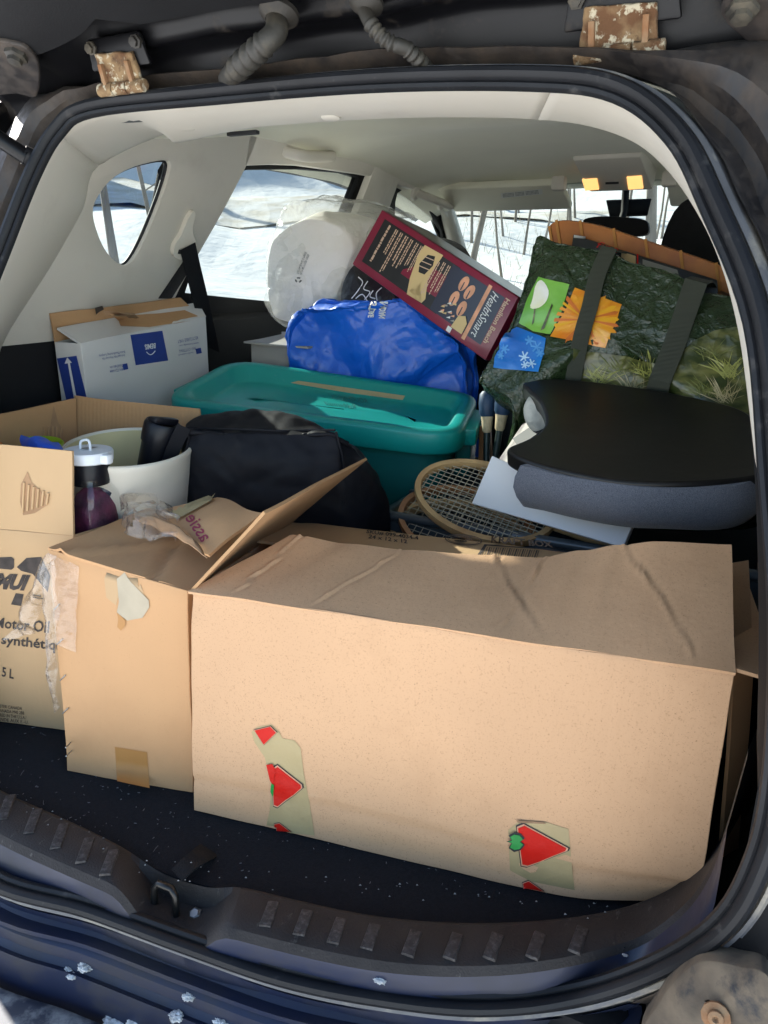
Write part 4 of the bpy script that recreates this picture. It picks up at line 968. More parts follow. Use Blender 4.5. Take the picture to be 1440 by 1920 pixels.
# logo tape on the front
def leafpts(cx, cy, r_, k=1):
    return [(cx+r_*(1 if j % 2 else .5)*math.cos(6.2832*j/18), cy+r_*(1 if j % 2 else .5)*math.sin(6.2832*j/18)) for j in range(18)]
def grow(pts, k):
    cx = sum(p[0] for p in pts)/len(pts); cy = sum(p[1] for p in pts)/len(pts); return [(cx+(a-cx)*k, cy+(b-cy)*k) for a, b in pts]
tp = decal(big, ((472, 1372), (484, 1362), (510, 1358), (524, 1372), (530, 1384), (553, 1388), (564, 1402), (570, 1450), (580, 1500), (590, 1566), (498, 1556), (506, 1520), (509, 1470), (497, 1420), (478, 1392)), 'tape_tan', bx, 'tape', off=.0006, cuts=3)
def logo(tri, sm_=0, leaf=None, base=.0014):
    bx = tp2 if tri[0][0] > 800 else tp
    decal(big, grow(tri, 1.13), 'ink', bx, 'logo', off=base, cuts=2); decal(big, grow(tri, 1.07), 'peach', bx, 'logo', off=base+.0006, cuts=2)
    decal(big, tri, 'red', bx, 'logo', off=base+.0012, cuts=2)
    if leaf: decal(big, leafpts(*leaf), 'ink', bx, 'logo', off=base+.0020, cuts=0); decal(big, leafpts(leaf[0], leaf[1], leaf[2]*.8), 'green_logo', bx, 'logo', off=base+.0028, cuts=0)
logo(((479, 1368), (508, 1361), (519, 1372), (496, 1394)))
logo(((516, 1440), (522, 1436), (565, 1470), (566, 1476), (522, 1510), (515, 1507), (514, 1480)))
decal(big, ((501, 1432), (512, 1430), (518, 1440), (514, 1472), (508, 1462)), 'red', bx, 'logo', off=.0030, cuts=0); decal(big, ((511, 1466), (516, 1470), (514, 1492), (509, 1480)), 'green_logo', bx, 'logo', off=.0036, cuts=0)
logo(((516, 1544), (525, 1542), (556, 1566), (518, 1561)))
tp2 = decal(big, ((953, 1556), (975, 1538), (1024, 1541), (1028, 1548), (1066, 1554), (1072, 1620), (1080, 1692), (958, 1668)), 'tape_tan', bx, 'tape', off=.0006)
logo(((972, 1551), (984, 1546), (1062, 1588), (1060, 1593), (990, 1621), (980, 1619)), leaf=(968, 1575, 18))
logo(((981, 1654), (992, 1650), (1032, 1678), (984, 1669)))
decal(big, ((968, 1536), (1022, 1540), (1024, 1543), (972, 1541)), 'card_edge', bx, 'tear', off=.0020, cuts=0)
fixbase(bx)
# cardboard sheet wedged between that carton and the wall
sh = thing('cardboard_sheet', 'folded brown cardboard sheet wedged between long carton and right wall', 'cardboard')
a = ppx([(1352, 1610, .36), (1384, 1590, .40), (1412, 1246, .40), (1378, 1250, .35)]); slab('panel', a, .004, 'card_b', sh, 4, 10, amp=.003)
a = ppx([(1376, 1250, .352), (1412, 1246, .40), (1402, 1048, .52), (1374, 1052, .50)]); slab('flap', a, .004, 'card', sh, 4, 6, amp=.003)
fixbase(sh)

# second carton, left of the long one
b2 = thing('cardboard_box', 'upright orange-brown carton with torn front patch, tape shreds and staples', 'box')
f0, f1 = P(125, 1445, z=.004), V((-.1245, .219, .004)); f4, f5 = P(90, 1030, y=.197), P(352, 1108, y=.221)
k0, k1 = V((-.312, .375, .004)), V((-.168, .395, .004)); k4, k5 = V((-.322, .375, .318)), V((-.158, .40, .306))
mid = carton('body', [f0, f1, k1, k0, f4, f5, k5, k4], 'card_b', b2, cuts=12, amp=.0025, freq=7, seed=4)
def wr2(u, v): return .006*math.exp(-((u-v*.8-.1)/.03)**2)-.006*math.exp(-((u-.75+v*.3)/.03)**2)+.006*v
top2 = slab('flap', [f4+Z_*.001, f5+Z_*.001, k5+V((.02, .0, .012)), k4+V((.0, -.0, .012))], .004, 'card_b', b2, 30, 12, amp=.003, freq=16, fn=wr2, seed=2)
# torn flap folded back over it, with marker scrawl and zigzag tape end
a0, a1, a2, a3 = P(392, 1040, y=.24), P(490, 958, y=.31), P(404, 932, y=.37), P(262, 962, y=.31)
tf = slab('torn_flap', [a0, a1+V((0, 0, .0)), a2, a3], .004, 'card_b', b2, 12, 12, amp=.006, freq=14, bow=.008, seed=6)
words(tf, 'assie', ((378, 1018), (346, 972), (368, 962), (400, 1008)), 'ink_red', b2, bold=.01, shear=.2)
zz = []
for k in range(14):
    x = lerp(318, 405, k/13); y = lerp(965, 932, k/13); zz.append((x, y-(3 if k % 2 else -2)))
decal(tf, zz+[(396, 944), (334, 978)], 'tape_tan', b2, 'tape', off=.004, cuts=1)
# crumpled clear film and paper bundle
def crumple(name, pts, material, parent, seed, amp=.012, th=.0012, nu=12, nv=8, bow=.01):
    return slab(name, pts, th, material, parent, nu, nv, amp=amp, freq=34, seed=seed, bow=bow, sharp=25)
crumple('tape_shreds', ppx([(232, 1000, .26), (330, 1018, .235), (318, 958, .31), (250, 948, .31)]), 'film', b2, 3, amp=.014, bow=.02)
crumple('tape_shreds', ppx([(250, 968, .27), (392, 1042, .222), (372, 1020, .25), (250, 950, .30)]), 'card_torn', b2, 5, amp=.006, bow=.012)
crumple('tape_shreds', ppx([(228, 955, .33), (292, 962, .31), (290, 925, .35), (255, 930, .36)]), 'film', b2, 8, amp=.018, bow=.02)
crumple('tape_shreds', ppx([(288, 962, .28), (335, 975, .262), (322, 950, .30), (290, 946, .30)]), 'film', b2, 9, amp=.010, bow=.015)
# torn print patch, tear, tape on the front
decal(mid, ((205, 1062), (262, 1062), (264, 1095), (272, 1118), (255, 1105), (222, 1120), (218, 1135), (200, 1120), (196, 1085)), 'card_c', b2, 'worn_patch', cuts=1, off=.0006)
decal(mid, ((220, 1085), (234, 1074), (246, 1090), (280, 1125), (281, 1138), (268, 1158), (240, 1163), (220, 1148), (224, 1128)), 'torn_pale', b2, 'torn_print', cuts=1, off=.0012)
decal(mid, ((220, 1147), (237, 1163), (236, 1172), (228, 1182), (221, 1175), (223, 1160)), 'tape_brown', b2, 'tear', cuts=0, off=.0014)
decal(mid, ((216, 1400), (276, 1410), (281, 1477), (220, 1464)), 'tape_brown', b2, 'tape', off=.0007)
crumple('clear_tape', [onto(mid, *q_, .002) for q_ in ((105, 1205), (144, 1222), (150, 1062), (96, 1040))], 'film', b2, 11, amp=.003, nu=10, nv=30, bow=.002)
crumple('hanging_film', ppx([(14, 1205, .19), (60, 1190, .188), (104, 1046, .186), (88, 1040, .186)]), 'film', b2, 12, amp=.010, nu=10, nv=24)
crumple('hanging_film', ppx([(100, 1335, .176), (110, 1330, .176), (106, 1050, .183), (76, 1060, .185)]), 'film', b2, 13, amp=.006, nu=8, nv=30)
for px_, py_ in ((107, 1137), (112, 1203), (118, 1270), (123, 1332), (128, 1396), (129, 1412)):
    a, b = onto(mid, px_-4, py_+5, .0012), onto(mid, px_+6, py_-5, .0012); tube('staple', [a-FW*0, a+(CAM-a)*.0005, b+(CAM-b)*.0005, b], .0009, 'steel', b2, seg=6)
fixbase(b2)

# motor-oil carton, open, flaps up
b3 = thing('cardboard_box', 'open tan carton with black printed lettering and upright flaps, holding kitchen jars', 'box')
g = [V((-.565, .195, .004)), V((-.352, .252, .004)), V((-.332, .525, .004)), V((-.585, .478, .004))]
h = [V((-.565, .195, .322)), V((-.348, .254, .322)), V((-.328, .525, .325)), V((-.585, .478, .325))]
oil = carton('body', g+h, 'card_c', b3, cuts=10, amp=.002, freq=7, seed=9)
ff = slab('flap', [h[0]+Z_*.001, h[1]+Z_*.001, P(133, 845, y=.262), V((-.56, .205, .445))], .004, 'card_c', b3, 12, 8, amp=.003, freq=9)
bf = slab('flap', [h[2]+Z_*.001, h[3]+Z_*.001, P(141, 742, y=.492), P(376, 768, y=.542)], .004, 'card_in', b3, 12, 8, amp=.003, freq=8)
bf.rotation_euler = (0, 0, 0)
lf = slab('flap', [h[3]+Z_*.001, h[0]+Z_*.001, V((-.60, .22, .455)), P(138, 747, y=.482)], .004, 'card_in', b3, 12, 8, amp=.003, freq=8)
# torn spots showing corrugation
decal(ff, ((40, 908), (52, 884), (60, 905), (74, 918), (92, 935), (88, 948), (66, 962), (44, 966), (38, 940)), 'card_torn', b3, 'torn_spot', off=.0008)
for k in range(6):
    a, b = onto(ff, 47+k*9, 904+k*4, .002), onto(ff, 44+k*9, 960-k*3, .002); tube('flute', [a, (a+b)/2, b], .0016, 'card_c', b3, seg=6)
decal(lf, ((88, 835), (100, 760), (108, 790), (118, 808), (116, 832), (104, 838)), 'card_torn', b3, 'torn_spot', off=.0008)
for k in range(5):
    a, b = onto(lf, 82+k*8, 800, .002), onto(lf, 80+k*8, 838-k*2, .002); tube('flute', [a, (a+b)/2, b], .0016, 'card_in', b3, seg=6)
W_ = lambda s, q_, **k: words(oil, s, q_, 'ink_brown', b3, **k)
decal(oil, ((0, 1045), (22, 1044), (27, 1048), (27, 1064), (22, 1068), (0, 1066), (0, 1063), (20, 1065), (24, 1062), (24, 1050), (20, 1047), (0, 1048)), 'ink_brown', b3, 'lettering', cuts=0)
W_('ER', ((1, 1062), (16, 1064), (16, 1049), (1, 1048)), bold=.03); W_('1933', ((19, 1065), (19, 1051), (25, 1050), (25, 1066)))
decal(oil, ((32, 1063), (50, 1046), (78, 1044), (95, 1080), (90, 1110), (62, 1076), (62, 1062), (40, 1070)), 'ink_brown', b3, 'lettering', cuts=1)
W_('MUI', ((-12, 1104), (52, 1108), (58, 1078), (-6, 1074)), bold=.06, shear=.25)
decal(oil, ((21, 1133), (30, 1112), (45, 1114), (40, 1136)), 'ink_brown', b3, 'lettering', cuts=0)
lines(oil, ((63, 1123), (84, 1126), (84, 1117), (63, 1114)), 2, 'ink_brown', b3)
W_('Motor Oil', ((-10, 1176), (92, 1187), (94, 1164), (-8, 1157)), bold=.02); W_('synthétique', ((2, 1212), (132, 1228), (132, 1202), (4, 1190)), bold=.02); W_('5 L', ((4, 1268), (26, 1273), (27, 1255), (5, 1250)), bold=.02)
for k, s_ in enumerate(('ASTER CANADA', 'CANADA M4S 2B8', 'URED IN THE U.S.A./', 'ANDE AUX E.-U.')):
    W_(s_, ((-4, 1326+k*8.2), (42+k*4, 1331+k*8.6), (42+k*4, 1325+k*8.6), (-4, 1320+k*8.2)))
fixbase(b3)

# ---------------------------------------------------------------- kitchen things in the open carton
bk = thing('plastic_tub', 'round white tub with cream inside standing in open carton', 'tub')
ax = V((.07, -.10, 1)).normalized(); o_ = P(240, 840, y=.412)-ax*.004
def shell(name, prof, o, ax, m_, par, seg=48):
    a = V((1, 0, 0)); a = (a-ax*a.dot(ax)).normalized(); b = ax.cross(a)
    return grid(name, [[o+ax*h_+(a*math.cos(6.2832*k/seg)+b*math.sin(6.2832*k/seg))*r_ for k in range(seg)] for r_, h_ in prof], m_, par, closed_u=True, sharp=60)
shell('wall', [(.0, -.15), (.080, -.15), (.096, -.03), (.0985, -.004), (.100, .004), (.0985, .0075), (.0955, .008), (.094, .004)], o_, ax, 'tub_white', bk)
shell('lining', [(.094, .004), (.092, -.02), (.084, -.10), (.078, -.14), (0, -.14)], o_, ax, 'tub_cream', bk)
fixbase(bk)
mg = thing('travel_mug', 'black travel mug with flip lid leaning out of the white tub', 'mug')
ax = V((.26, .10, 1)).normalized(); m_o = P(304, 806, y=.450)
lathe('cup', [(.020, -.13), (.025, -.125), (.0275, -.02), (.028, -.012), (.028, -.002)], m_o, ax, 'mug_black', mg, seg=32)
lathe('lid', [(.0295, -.020), (.030, -.010), (.0295, .008), (.027, .013), (.025, .0135), (.024, .010), (.004, .009)], m_o, ax, 'mug_black', mg, seg=32)
xd = V((1, -.3, 0)).normalized(); yd = ax.cross(xd).normalized(); hexa('flip_tab', [m_o+ax*z_+xd*x_+yd*y_ for z_ in (.009, .021) for x_, y_ in ((-.010, -.025), (.013, -.023), (.014, .019), (-.010, .021))], 'mug_black', mg, bev=.004)
fixbase(mg)
jar = thing('glass_jar', 'tall clear jar with white pouring lid and black collar in open carton', 'jar')
j0 = P(166, 862, y=.315); ax = V((.02, -.03, 1)).normalized()
def rr(name, prof, o, m_, par, n=4.0):
    rows = []
    for r_, z_ in prof:
        row = []
        for k in range(40):
            a = 6.2832*k/40; cx, sx = math.cos(a), math.sin(a); q_ = (abs(cx)**n+abs(sx)**n)**(-1/n)
            row.append(o+V((cx*q_*r_, sx*q_*r_, 0))+ax*z_)
        rows.append(row)
    return grid(name, rows, m_, par, closed_u=True, sharp=50)
rr('glass', [(.030, -.20), (.033, -.195), (.034, -.06), (.033, -.045), (.027, -.033), (.026, -.025)], j0, 'clear_plastic', jar, 5)
wu = rr('wrapped_utensils', [(.002, -.19), (.029, -.188), (.031, -.12), (.030, -.09), (.027, -.07), (.020, -.05), (.010, -.042), (.001, -.04)], j0, 'purple', jar, 3.5)
for v in wu.data.vertices: v.co += vnoise(v.co, 45, 2)*.007
lathe('collar', [(.0275, -.034), (.0285, -.03), (.0285, -.004), (.027, 0)], j0, ax, 'mug_black', jar, seg=32)
lathe('lid', [(.030, -.002), (.0345, .0), (.0355, .012), (.034, .015), (.004, .0165)], j0, ax, 'lid_white', jar, seg=36)
hexa('spout', [j0+V((x_, y_, z_)) for z_ in (-.002, .013) for x_, y_ in ((.022, -.014), (.044, -.006), (.044, .006), (.022, .014))], 'lid_white', jar, bev=.004)
tube('flip_ring', crom([j0+V((-.008, -.006, .015)), j0+V((-.007, -.004, .027)), j0+V((.006, -.002, .029)), j0+V((.010, -.004, .015))], 5), .002, 'lid_white', jar, seg=8)
decal(jar.children[3], ((147, 842), (170, 838), (185, 839), (165, 844)), 'grey_card', jar, 'lid_flap', off=.0008, cuts=0)
fixbase(jar)
j2 = thing('purple_jar', 'purple jar with navy screw lid leaning in front of white tub', 'jar')
ax = V((.42, -.18, 1)).normalized(); p2 = P(207, 905, y=.352)
lathe('jar', [(.024, -.13), (.029, -.125), (.030, -.03), (.027, -.018), (.025, -.01)], p2, ax, 'purple', j2, seg=32)
lathe('lid', [(.029, -.022), (.0305, -.018), (.0305, .004), (.028, .008), (.022, .0085), (.020, .0055), (.003, .005)], p2, ax, 'navy_lid', j2, seg=32)
fixbase(j2)
lb = thing('lime_bowl', 'lime green bowl rim showing behind the front cardboard flap', 'bowl')
shell('bowl', [(.001, -.05), (.03, -.048), (.055, -.01), (.060, .004), (.058, .006), (.052, -.008), (.03, -.04), (.001, -.042)], P(45, 843, y=.34), V((0, -.1, 1)).normalized(), 'lime', lb, 36); fixbase(lb)
o = tag(crumple('oven_mitt', ppx([(40, 846, .31), (124, 852, .30), (112, 832, .33), (44, 815, .34)]), 'silicone_blue', None, 21, amp=.006, th=.006, bow=.012), 'bright blue silicone mitt poking up beside the lime bowl', 'mitt')
o = tag(hexa('orange_block', ppx([(-20, 850, .30), (6, 850, .30), (6, 845, .33), (-20, 845, .33), (-20, 830, .30), (5, 832, .30), (5, 829, .33), (-20, 828, .33)]), 'orange', bev=.003), 'small orange block beside lime bowl in open carton', 'block')
# ================================================================ cargo: bags, tote and the pile behind
def folds(o, scale, strength, sub_, kind='VORONOI'):
    if sub_:
        m0 = o.modifiers.new('s', 'SUBSURF'); m0.levels = m0.render_levels = sub_
    tx = bpy.data.textures.new('folds', kind); tx.noise_scale = scale
    if kind == 'VORONOI': tx.distance_metric = 'DISTANCE'; tx.weight_1 = -1; tx.weight_2 = 1; tx.noise_intensity = 1.4
    d_ = o.modifiers.new('d', 'DISPLACE'); d_.texture = tx; d_.strength = strength; d_.mid_level = .5; d_.texture_coords = 'GLOBAL'
bb = thing('duffel_bag', 'black fabric bag with folded gusset behind the front cartons', 'bag')
K = [[(352, 778, .50), (372, 764, .53), (430, 747, .56), (500, 744, .575), (590, 784, .60), (650, 815, .63), (690, 858, .66)],
     [(345, 795, .475), (358, 780, .485), (430, 772, .515), (510, 772, .535), (612, 792, .565), (668, 826, .60), (704, 868, .645)],
     [(334, 818, .465), (346, 803, .452), (430, 805, .472), (520, 809, .497), (632, 806, .535), (688, 848, .58), (716, 886, .63)],
     [(328, 870, .47), (336, 868, .443), (430, 876, .452), (525, 882, .477), (645, 878, .522), (704, 905, .575), (734, 930, .62)],
     [(318, 930, .475), (328, 930, .446), (430, 940, .46), (525, 945, .482), (645, 945, .526), (706, 955, .58), (738, 965, .622)],
     [(318, 985, .48), (330, 990, .45), (430, 1000, .465), (525, 1005, .49), (640, 1005, .53), (705, 1010, .58), (737, 1015, .62)]]
rowsK = [[P(a, b, y=c) for a, b, c in r_] for r_ in K]; rowsK.append([V((p.x, p.y, .03)) for p in rowsK[-1]]); rowsK.insert(0, [p+V((.01, .05, -.10)) for p in rowsK[0]])
nr, nc = len(rowsK), 7; bm = bmesh.new(); gv = [[bm.verts.new(p) for p in r_] for r_ in rowsK]
for j in range(nr-1):
    for i in range(nc-1): bm.faces.new((gv[j][i], gv[j+1][i], gv[j+1][i+1], gv[j][i+1]))
cl_ = bm.edges.layers.float.new('crease_edge'); bm.edges.ensure_lookup_table()
for i in range(nc-1):
    e = bm.edges.get((gv[3][i], gv[3][i+1])); e[cl_] = .8
for j in range(3, nr-1):
    for cidx in (1, 4):
        e = bm.edges.get((gv[j][cidx], gv[j+1][cidx])); e[cl_] = .7
bmesh.ops.recalc_face_normals(bm, faces=bm.faces)
me = bpy.data.meshes.new('body'); bm.to_mesh(me); bm.free()
for p in me.polygons: p.use_smooth = True
duf = link('body', me, 'nylon_black', bb); md = duf.modifiers.new('s', 'SUBSURF'); md.levels = md.render_levels = 4
tx = bpy.data.textures.new('bag_folds', 'CLOUDS'); tx.noise_scale = .07; tx.noise_depth = 2
dm = duf.modifiers.new('d', 'DISPLACE'); dm.texture = tx; dm.strength = .012; dm.mid_level = .5; dm.texture_coords = 'GLOBAL'
folds(duf, .13, .014, 0); folds(duf, .05, .005, 0)
so = duf.modifiers.new('t', 'SOLIDIFY'); so.thickness = .003
tube('piping', [onto(duf, *q, .0012) for q in ((350, 803), (390, 804), (430, 805), (475, 807), (520, 809), (575, 808), (628, 807))], .0018, 'nylon_black', bb, seg=6)
tube('piping', [onto(duf, *q, .0012) for q in ((630, 810), (640, 850), (645, 880), (645, 945))], .0018, 'nylon_black', bb, seg=6)
strap('carry_strap', crom([P(345, 800, y=.448), P(322, 850, y=.436), P(312, 900, y=.435), P(320, 945, y=.44)], 4), .022, .0025, (.6, .6, .3), 'nylon_black', bb)
fixbase(bb)

# teal tote ------------------------------------------------------------
tt = thing('storage_tote', 'teal plastic storage tote with dished lid behind the black bag', 'tote')
LF, LR, LB, LL = P(293, 748, y=.655), P(862, 818, y=.782), P(902, 738, y=1.09), P(436, 671, y=.935)
Lc = (LF+LR+LB+LL)/4
Ln = ((LR-LF).cross(LL-LF)+(LB-LR).cross(LL-LB)*-0).normalized()
def rrect(a, b, c, d, r_, n=6):
    """rounded quad loop"""
    pts = [a, b, c, d]; out = []
    for i in range(4):
        p, q, s_ = pts[i], pts[i-1], pts[(i+1) % 4]; u = (q-p).normalized()*r_; w = (s_-p).normalized()*r_
        for k in range(n+1):
            t = k/n; out.append((p+u)*(1-t)**2+p*2*t*(1-t)+(p+w)*t*t)
    return out
def loop_in(k, dz, r_):
    # inset k metres, dz along lid normal
    def ins(p):
        return p
    C = [LF, LR, LB, LL]; cc = []
    for i, p in enumerate(C):
        u = (C[i-1]-p).normalized(); w = (C[(i+1) % 4]-p).normalized(); cc.append(p+(u+w)*k+Ln*dz)
    return rrect(*cc, r_)
rows = [loop_in(.010, -.045, .07), loop_in(.002, -.045, .075), loop_in(.0, -.040, .075), loop_in(.001, -.008, .075), loop_in(.004, -.001, .072), loop_in(.012, .001, .068), loop_in(.024, .0, .062), loop_in(.030, -.005, .058), loop_in(.042, -.028, .05), loop_in(.050, -.032, .045), loop_in(.11, -.032, .04), loop_in(.135, -.028, .03)]
cen_ = sum(rows[-1], V())/len(rows[-1])
lidrows = rows+[[lerp(p, cen_, t) for p in rows[-1]] for t in (.4, .8)]
vs = [p for r_ in lidrows for p in r_]; n = len(rows[0]); fs = [(j*n+i, j*n+(i+1) % n, (j+1)*n+(i+1) % n, (j+1)*n+i) for j in range(len(lidrows)-1) for i in range(n)]+[tuple((len(lidrows)-1)*n+i for i in range(n))]
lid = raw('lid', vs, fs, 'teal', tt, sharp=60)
bodyrows = [loop_in(.018, -.030, .065), loop_in(.022, -.06, .062)]
dz = V((0, 0, 1)); base = []
C = [LF, LR, LB, LL]; lowz = .13
def body_loop(k, z_, r_):
    cc = []
    for i, p in enumerate(C):
        u = (C[i-1]-p).normalized(); w = (C[(i+1) % 4]-p).normalized(); q = p+(u+w)*k; cc.append(V((q.x, q.y, z_)))
    return rrect(*cc, r_)
bodyrows += [body_loop(.034, .33, .055), body_loop(.055, .15, .05), body_loop(.062, lowz, .045)]
vs = [p for r_ in bodyrows for p in r_]; fs = [(j*n+i, j*n+(i+1) % n, (j+1)*n+(i+1) % n, (j+1)*n+i) for j in range(len(bodyrows)-1) for i in range(n)]+[tuple((len(bodyrows)-1)*n+i for i in range(n))]
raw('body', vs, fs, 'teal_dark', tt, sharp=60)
hx = (LB-LR).normalized(); ho = hx.cross(Ln).normalized()
if ho.x < 0: ho = -ho
hm = lerp(LR, LB, .50)
hexa('handle', [hm+hx*a-Ln*z_+ho*o_ for z_ in (.046, .012) for a, o_ in ((-.075, -.006), (-.070, .020), (.070, .020), (.075, -.006))], 'teal', tt, bev=.004)
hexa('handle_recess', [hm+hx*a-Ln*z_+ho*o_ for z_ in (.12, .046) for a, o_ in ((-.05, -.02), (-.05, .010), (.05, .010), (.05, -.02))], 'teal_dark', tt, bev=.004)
hm2 = lerp(LF, LL, .5)
hexa('handle', [hm2+hx*a-Ln*z_-ho*o_ for z_ in (.046, .012) for a, o_ in ((-.075, -.006), (-.070, .020), (.070, .020), (.075, -.006))], 'teal', tt, bev=.004)
words(lid, 'Rubbermaid', ((668, 768), (612, 760), (606, 752), (664, 758)), 'teal_dark', lid)
words(lid, 'ROUGHNECK', ((690, 757), (622, 748), (618, 741), (686, 748)), 'teal_dark', lid)
decal(lid, ((545, 718), (560, 714), (760, 742), (755, 750), (660, 738)), 'tape_tan', lid, 'label', off=.0008)
fixbase(tt)

# Bemis carton ------------------------------------------------------------
bm_ = thing('cardboard_box', 'white carton with blue printed panel and blue arrow strip against left wall', 'box')
W0 = P(103, 641, x=-.695); W1 = P(152, 645, x=-.625); W2 = P(386, 594, y=.93); W3 = W2+V((-.085, .02, -.005)); W3.x = max(W3.x, -.70)
W3 = V((-.70, .95, .60)); dn = V((.012, -.005, -.30))
X0 = P(166, 760, x=W0.x+.01); X1 = P(192, 762, x=W1.x+.012)
B0 = [W0+dn, W1+dn, W2+dn+V((.0, .0, 0)), W3+dn]
wb = carton('body', B0+[W0, W1, W2, W3], 'card_white', bm_, cuts=10, amp=.0018, freq=8, seed=14)
tf1 = slab('flap', [W1+Z_*.001, W2+Z_*.001, lerp(W3, W2, .25)+V((.0, 0, .028)), lerp(W0, W1, .15)+V((0, 0, .026))], .004, 'card_white', bm_, 14, 8, amp=.0015, freq=10)
a = [P(x, y, x=-.690) for x, y in ((95, 640), (338, 602), (336, 560), (96, 590))]
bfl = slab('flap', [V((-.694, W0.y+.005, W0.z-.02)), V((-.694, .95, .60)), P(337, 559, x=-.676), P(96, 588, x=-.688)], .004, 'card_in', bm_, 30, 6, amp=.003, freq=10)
# torn top layer showing brown corrugation, with curled strip
decal(tf1, ((205, 588), (222, 602), (226, 612), (280, 614), (330, 606), (380, 597), (346, 582), (300, 588), (240, 592)), 'card_in', bm_, 'torn_layer', off=.001, cuts=2)
crumple('torn_strip', [onto(tf1, 206, 590, .004), onto(tf1, 258, 600, .004), onto(tf1, 262, 586, .012), onto(tf1, 210, 582, .014)], 'card_torn', bm_, 31, amp=.006, th=.002, bow=.008)
decal(bfl, ((178, 578), (192, 574), (194, 580), (184, 586), (180, 590)), 'ink_brown', bm_, 'stain', cuts=0)
decal(wb, ((244, 628), (304, 620), (315, 676), (254, 685)), 'print_blue', bm_, 'print_panel', off=.0006)
words(wb, 'BEMIS', ((291, 643), (270, 646), (272, 656), (291, 653)), 'print_white', bpy.data.objects['print_panel'], bold=.03)
sm = [(onto(wb, lerp(290, 274, t), 660-6*math.sin(t*3.14159)*-1+lerp(-2, 0, t), .0012)) for t in [i/10 for i in range(11)]]
tube('print_swoosh', sm, .0009, 'print_white', bm_, seg=5)
for q, n_, sd_ in ((((233, 656), (184, 664), (186, 670), (234, 662)), 1, 1), (((233, 663), (190, 670), (192, 675), (234, 668)), 1, 2), (((228, 682), (205, 687), (207, 692), (230, 688)), 1, 3), (((230, 690), (205, 694), (206, 699), (230, 695)), 1, 4),
                   (((370, 630), (332, 638), (333, 644), (371, 636)), 1, 5), (((372, 640), (335, 646), (336, 650), (372, 645)), 1, 6), (((366, 650), (335, 656), (336, 661), (366, 656)), 1, 7), (((362, 658), (334, 663), (335, 668), (362, 663)), 1, 8)):
    words(wb, ('Bemis Manufacturing Company', 'Sheboygan Falls, Wisconsin USA', 'ToiletSeats.com', '800.723.4488', 'RECYCLABLE ONLY', 'www.bemismfg.com', 'NO CUTTING', 'tools required')[sd_-1], q, 'print_blue', bm_, res=1)
decal(wb, ((229, 683), (238, 681), (240, 692), (231, 694)), 'print_blue', bm_, 'print_mark', cuts=0); decal(wb, ((366, 654), (376, 652), (378, 662), (368, 664)), 'print_blue', bm_, 'print_mark', cuts=0)
decal(wb, ((107, 672), (144, 667), (162, 742), (164, 752), (126, 756)), 'print_blue', bm_, 'arrow_strip', off=.0006)
decal(wb, ((128, 680), (132, 680), (145, 748), (140, 748)), 'print_white', bm_, 'arrow', off=.0012, cuts=1); decal(wb, ((122, 682), (127, 670), (136, 680)), 'print_white', bm_, 'arrow', off=.0012, cuts=0)
fixbase(bm_)

# small cartons behind the tote
s1 = thing('cardboard_box', 'small grey-brown carton with open lid beside the blue bag', 'box')
hexa('body', [(-.60, 1.02, .15), (-.43, 1.02, .15), (-.43, 1.25, .15), (-.60, 1.25, .15), (-.60, 1.02, .535), (-.43, 1.02, .535), (-.43, 1.25, .54), (-.60, 1.25, .54)], 'grey_card', s1, bev=.002)
slab('lid_flap', [(-.605, 1.0, .541), (-.43, 1.0, .538), (-.42, 1.2, .548), (-.60, 1.2, .556)], .004, 'grey_card', s1, 6, 6, amp=.003); fixbase(s1)
s2 = thing('cardboard_box', 'dark teal printed carton wedged under the white wrapped package', 'box')
hexa('body', [(-.57, 1.20, .556), (-.42, 1.20, .556), (-.42, 1.30, .556), (-.57, 1.30, .556), (-.57, 1.20, .60), (-.42, 1.20, .60), (-.42, 1.30, .60), (-.57, 1.30, .60)], 'teal_card', s2, bev=.002)
decal(s2.children[0], ((528, 632), (545, 632), (545, 622), (528, 622)), 'grey_card', s2, 'label', cuts=0); fixbase(s2)

# blue shopping bag ------------------------------------------------------------
bl = thing('shopping_bag', 'creased royal blue reusable shopping bag with white lettering behind tote', 'bag')
ol = ppx([(546, 588, 1.0), (600, 578, 1.01), (680, 572, 1.02), (735, 565, 1.03), (775, 582, 1.05), (830, 622, 1.07), (862, 640, 1.09), (868, 660, 1.10), (872, 690, 1.11)])+[V((-.10, 1.11, .35)), V((-.12, 1.10, .15)), V((-.45, 1.03, .15)), V((-.475, .99, .40))]
def fold(p):
    return p+V((0, -1, .2))*(.010*math.sin(p.x*34+p.z*21)+.006*math.sin(p.z*70-p.x*22))
blu = puff('body', ol, (.01, .07, .015), 'blue_bag', bl, bulge=.012, back=.01, amp=.010, freq=11, amp2=.005, freq2=28, seed=5, sm=4, fn=fold, cen=(-.30, 1.04, .38))
folds(blu, .17, .030, 3); folds(blu, .07, .012, 0); folds(blu, .03, .003, 0)
words(blu, 'CANADIAN', ((722, 520), (724, 622), (712, 623), (706, 520)), 'print_white', bl, off=.004, bold=.03) if False else None
words(blu, 'NADIAN', ((727, 566), (722, 597), (711, 597), (713, 568)), 'print_white', bl, off=.006, bold=.03)
words(blu, 'STORE', ((708, 569), (702, 596), (691, 596), (694, 569)), 'print_white', bl, off=.006, bold=.04)
fixbase(bl)

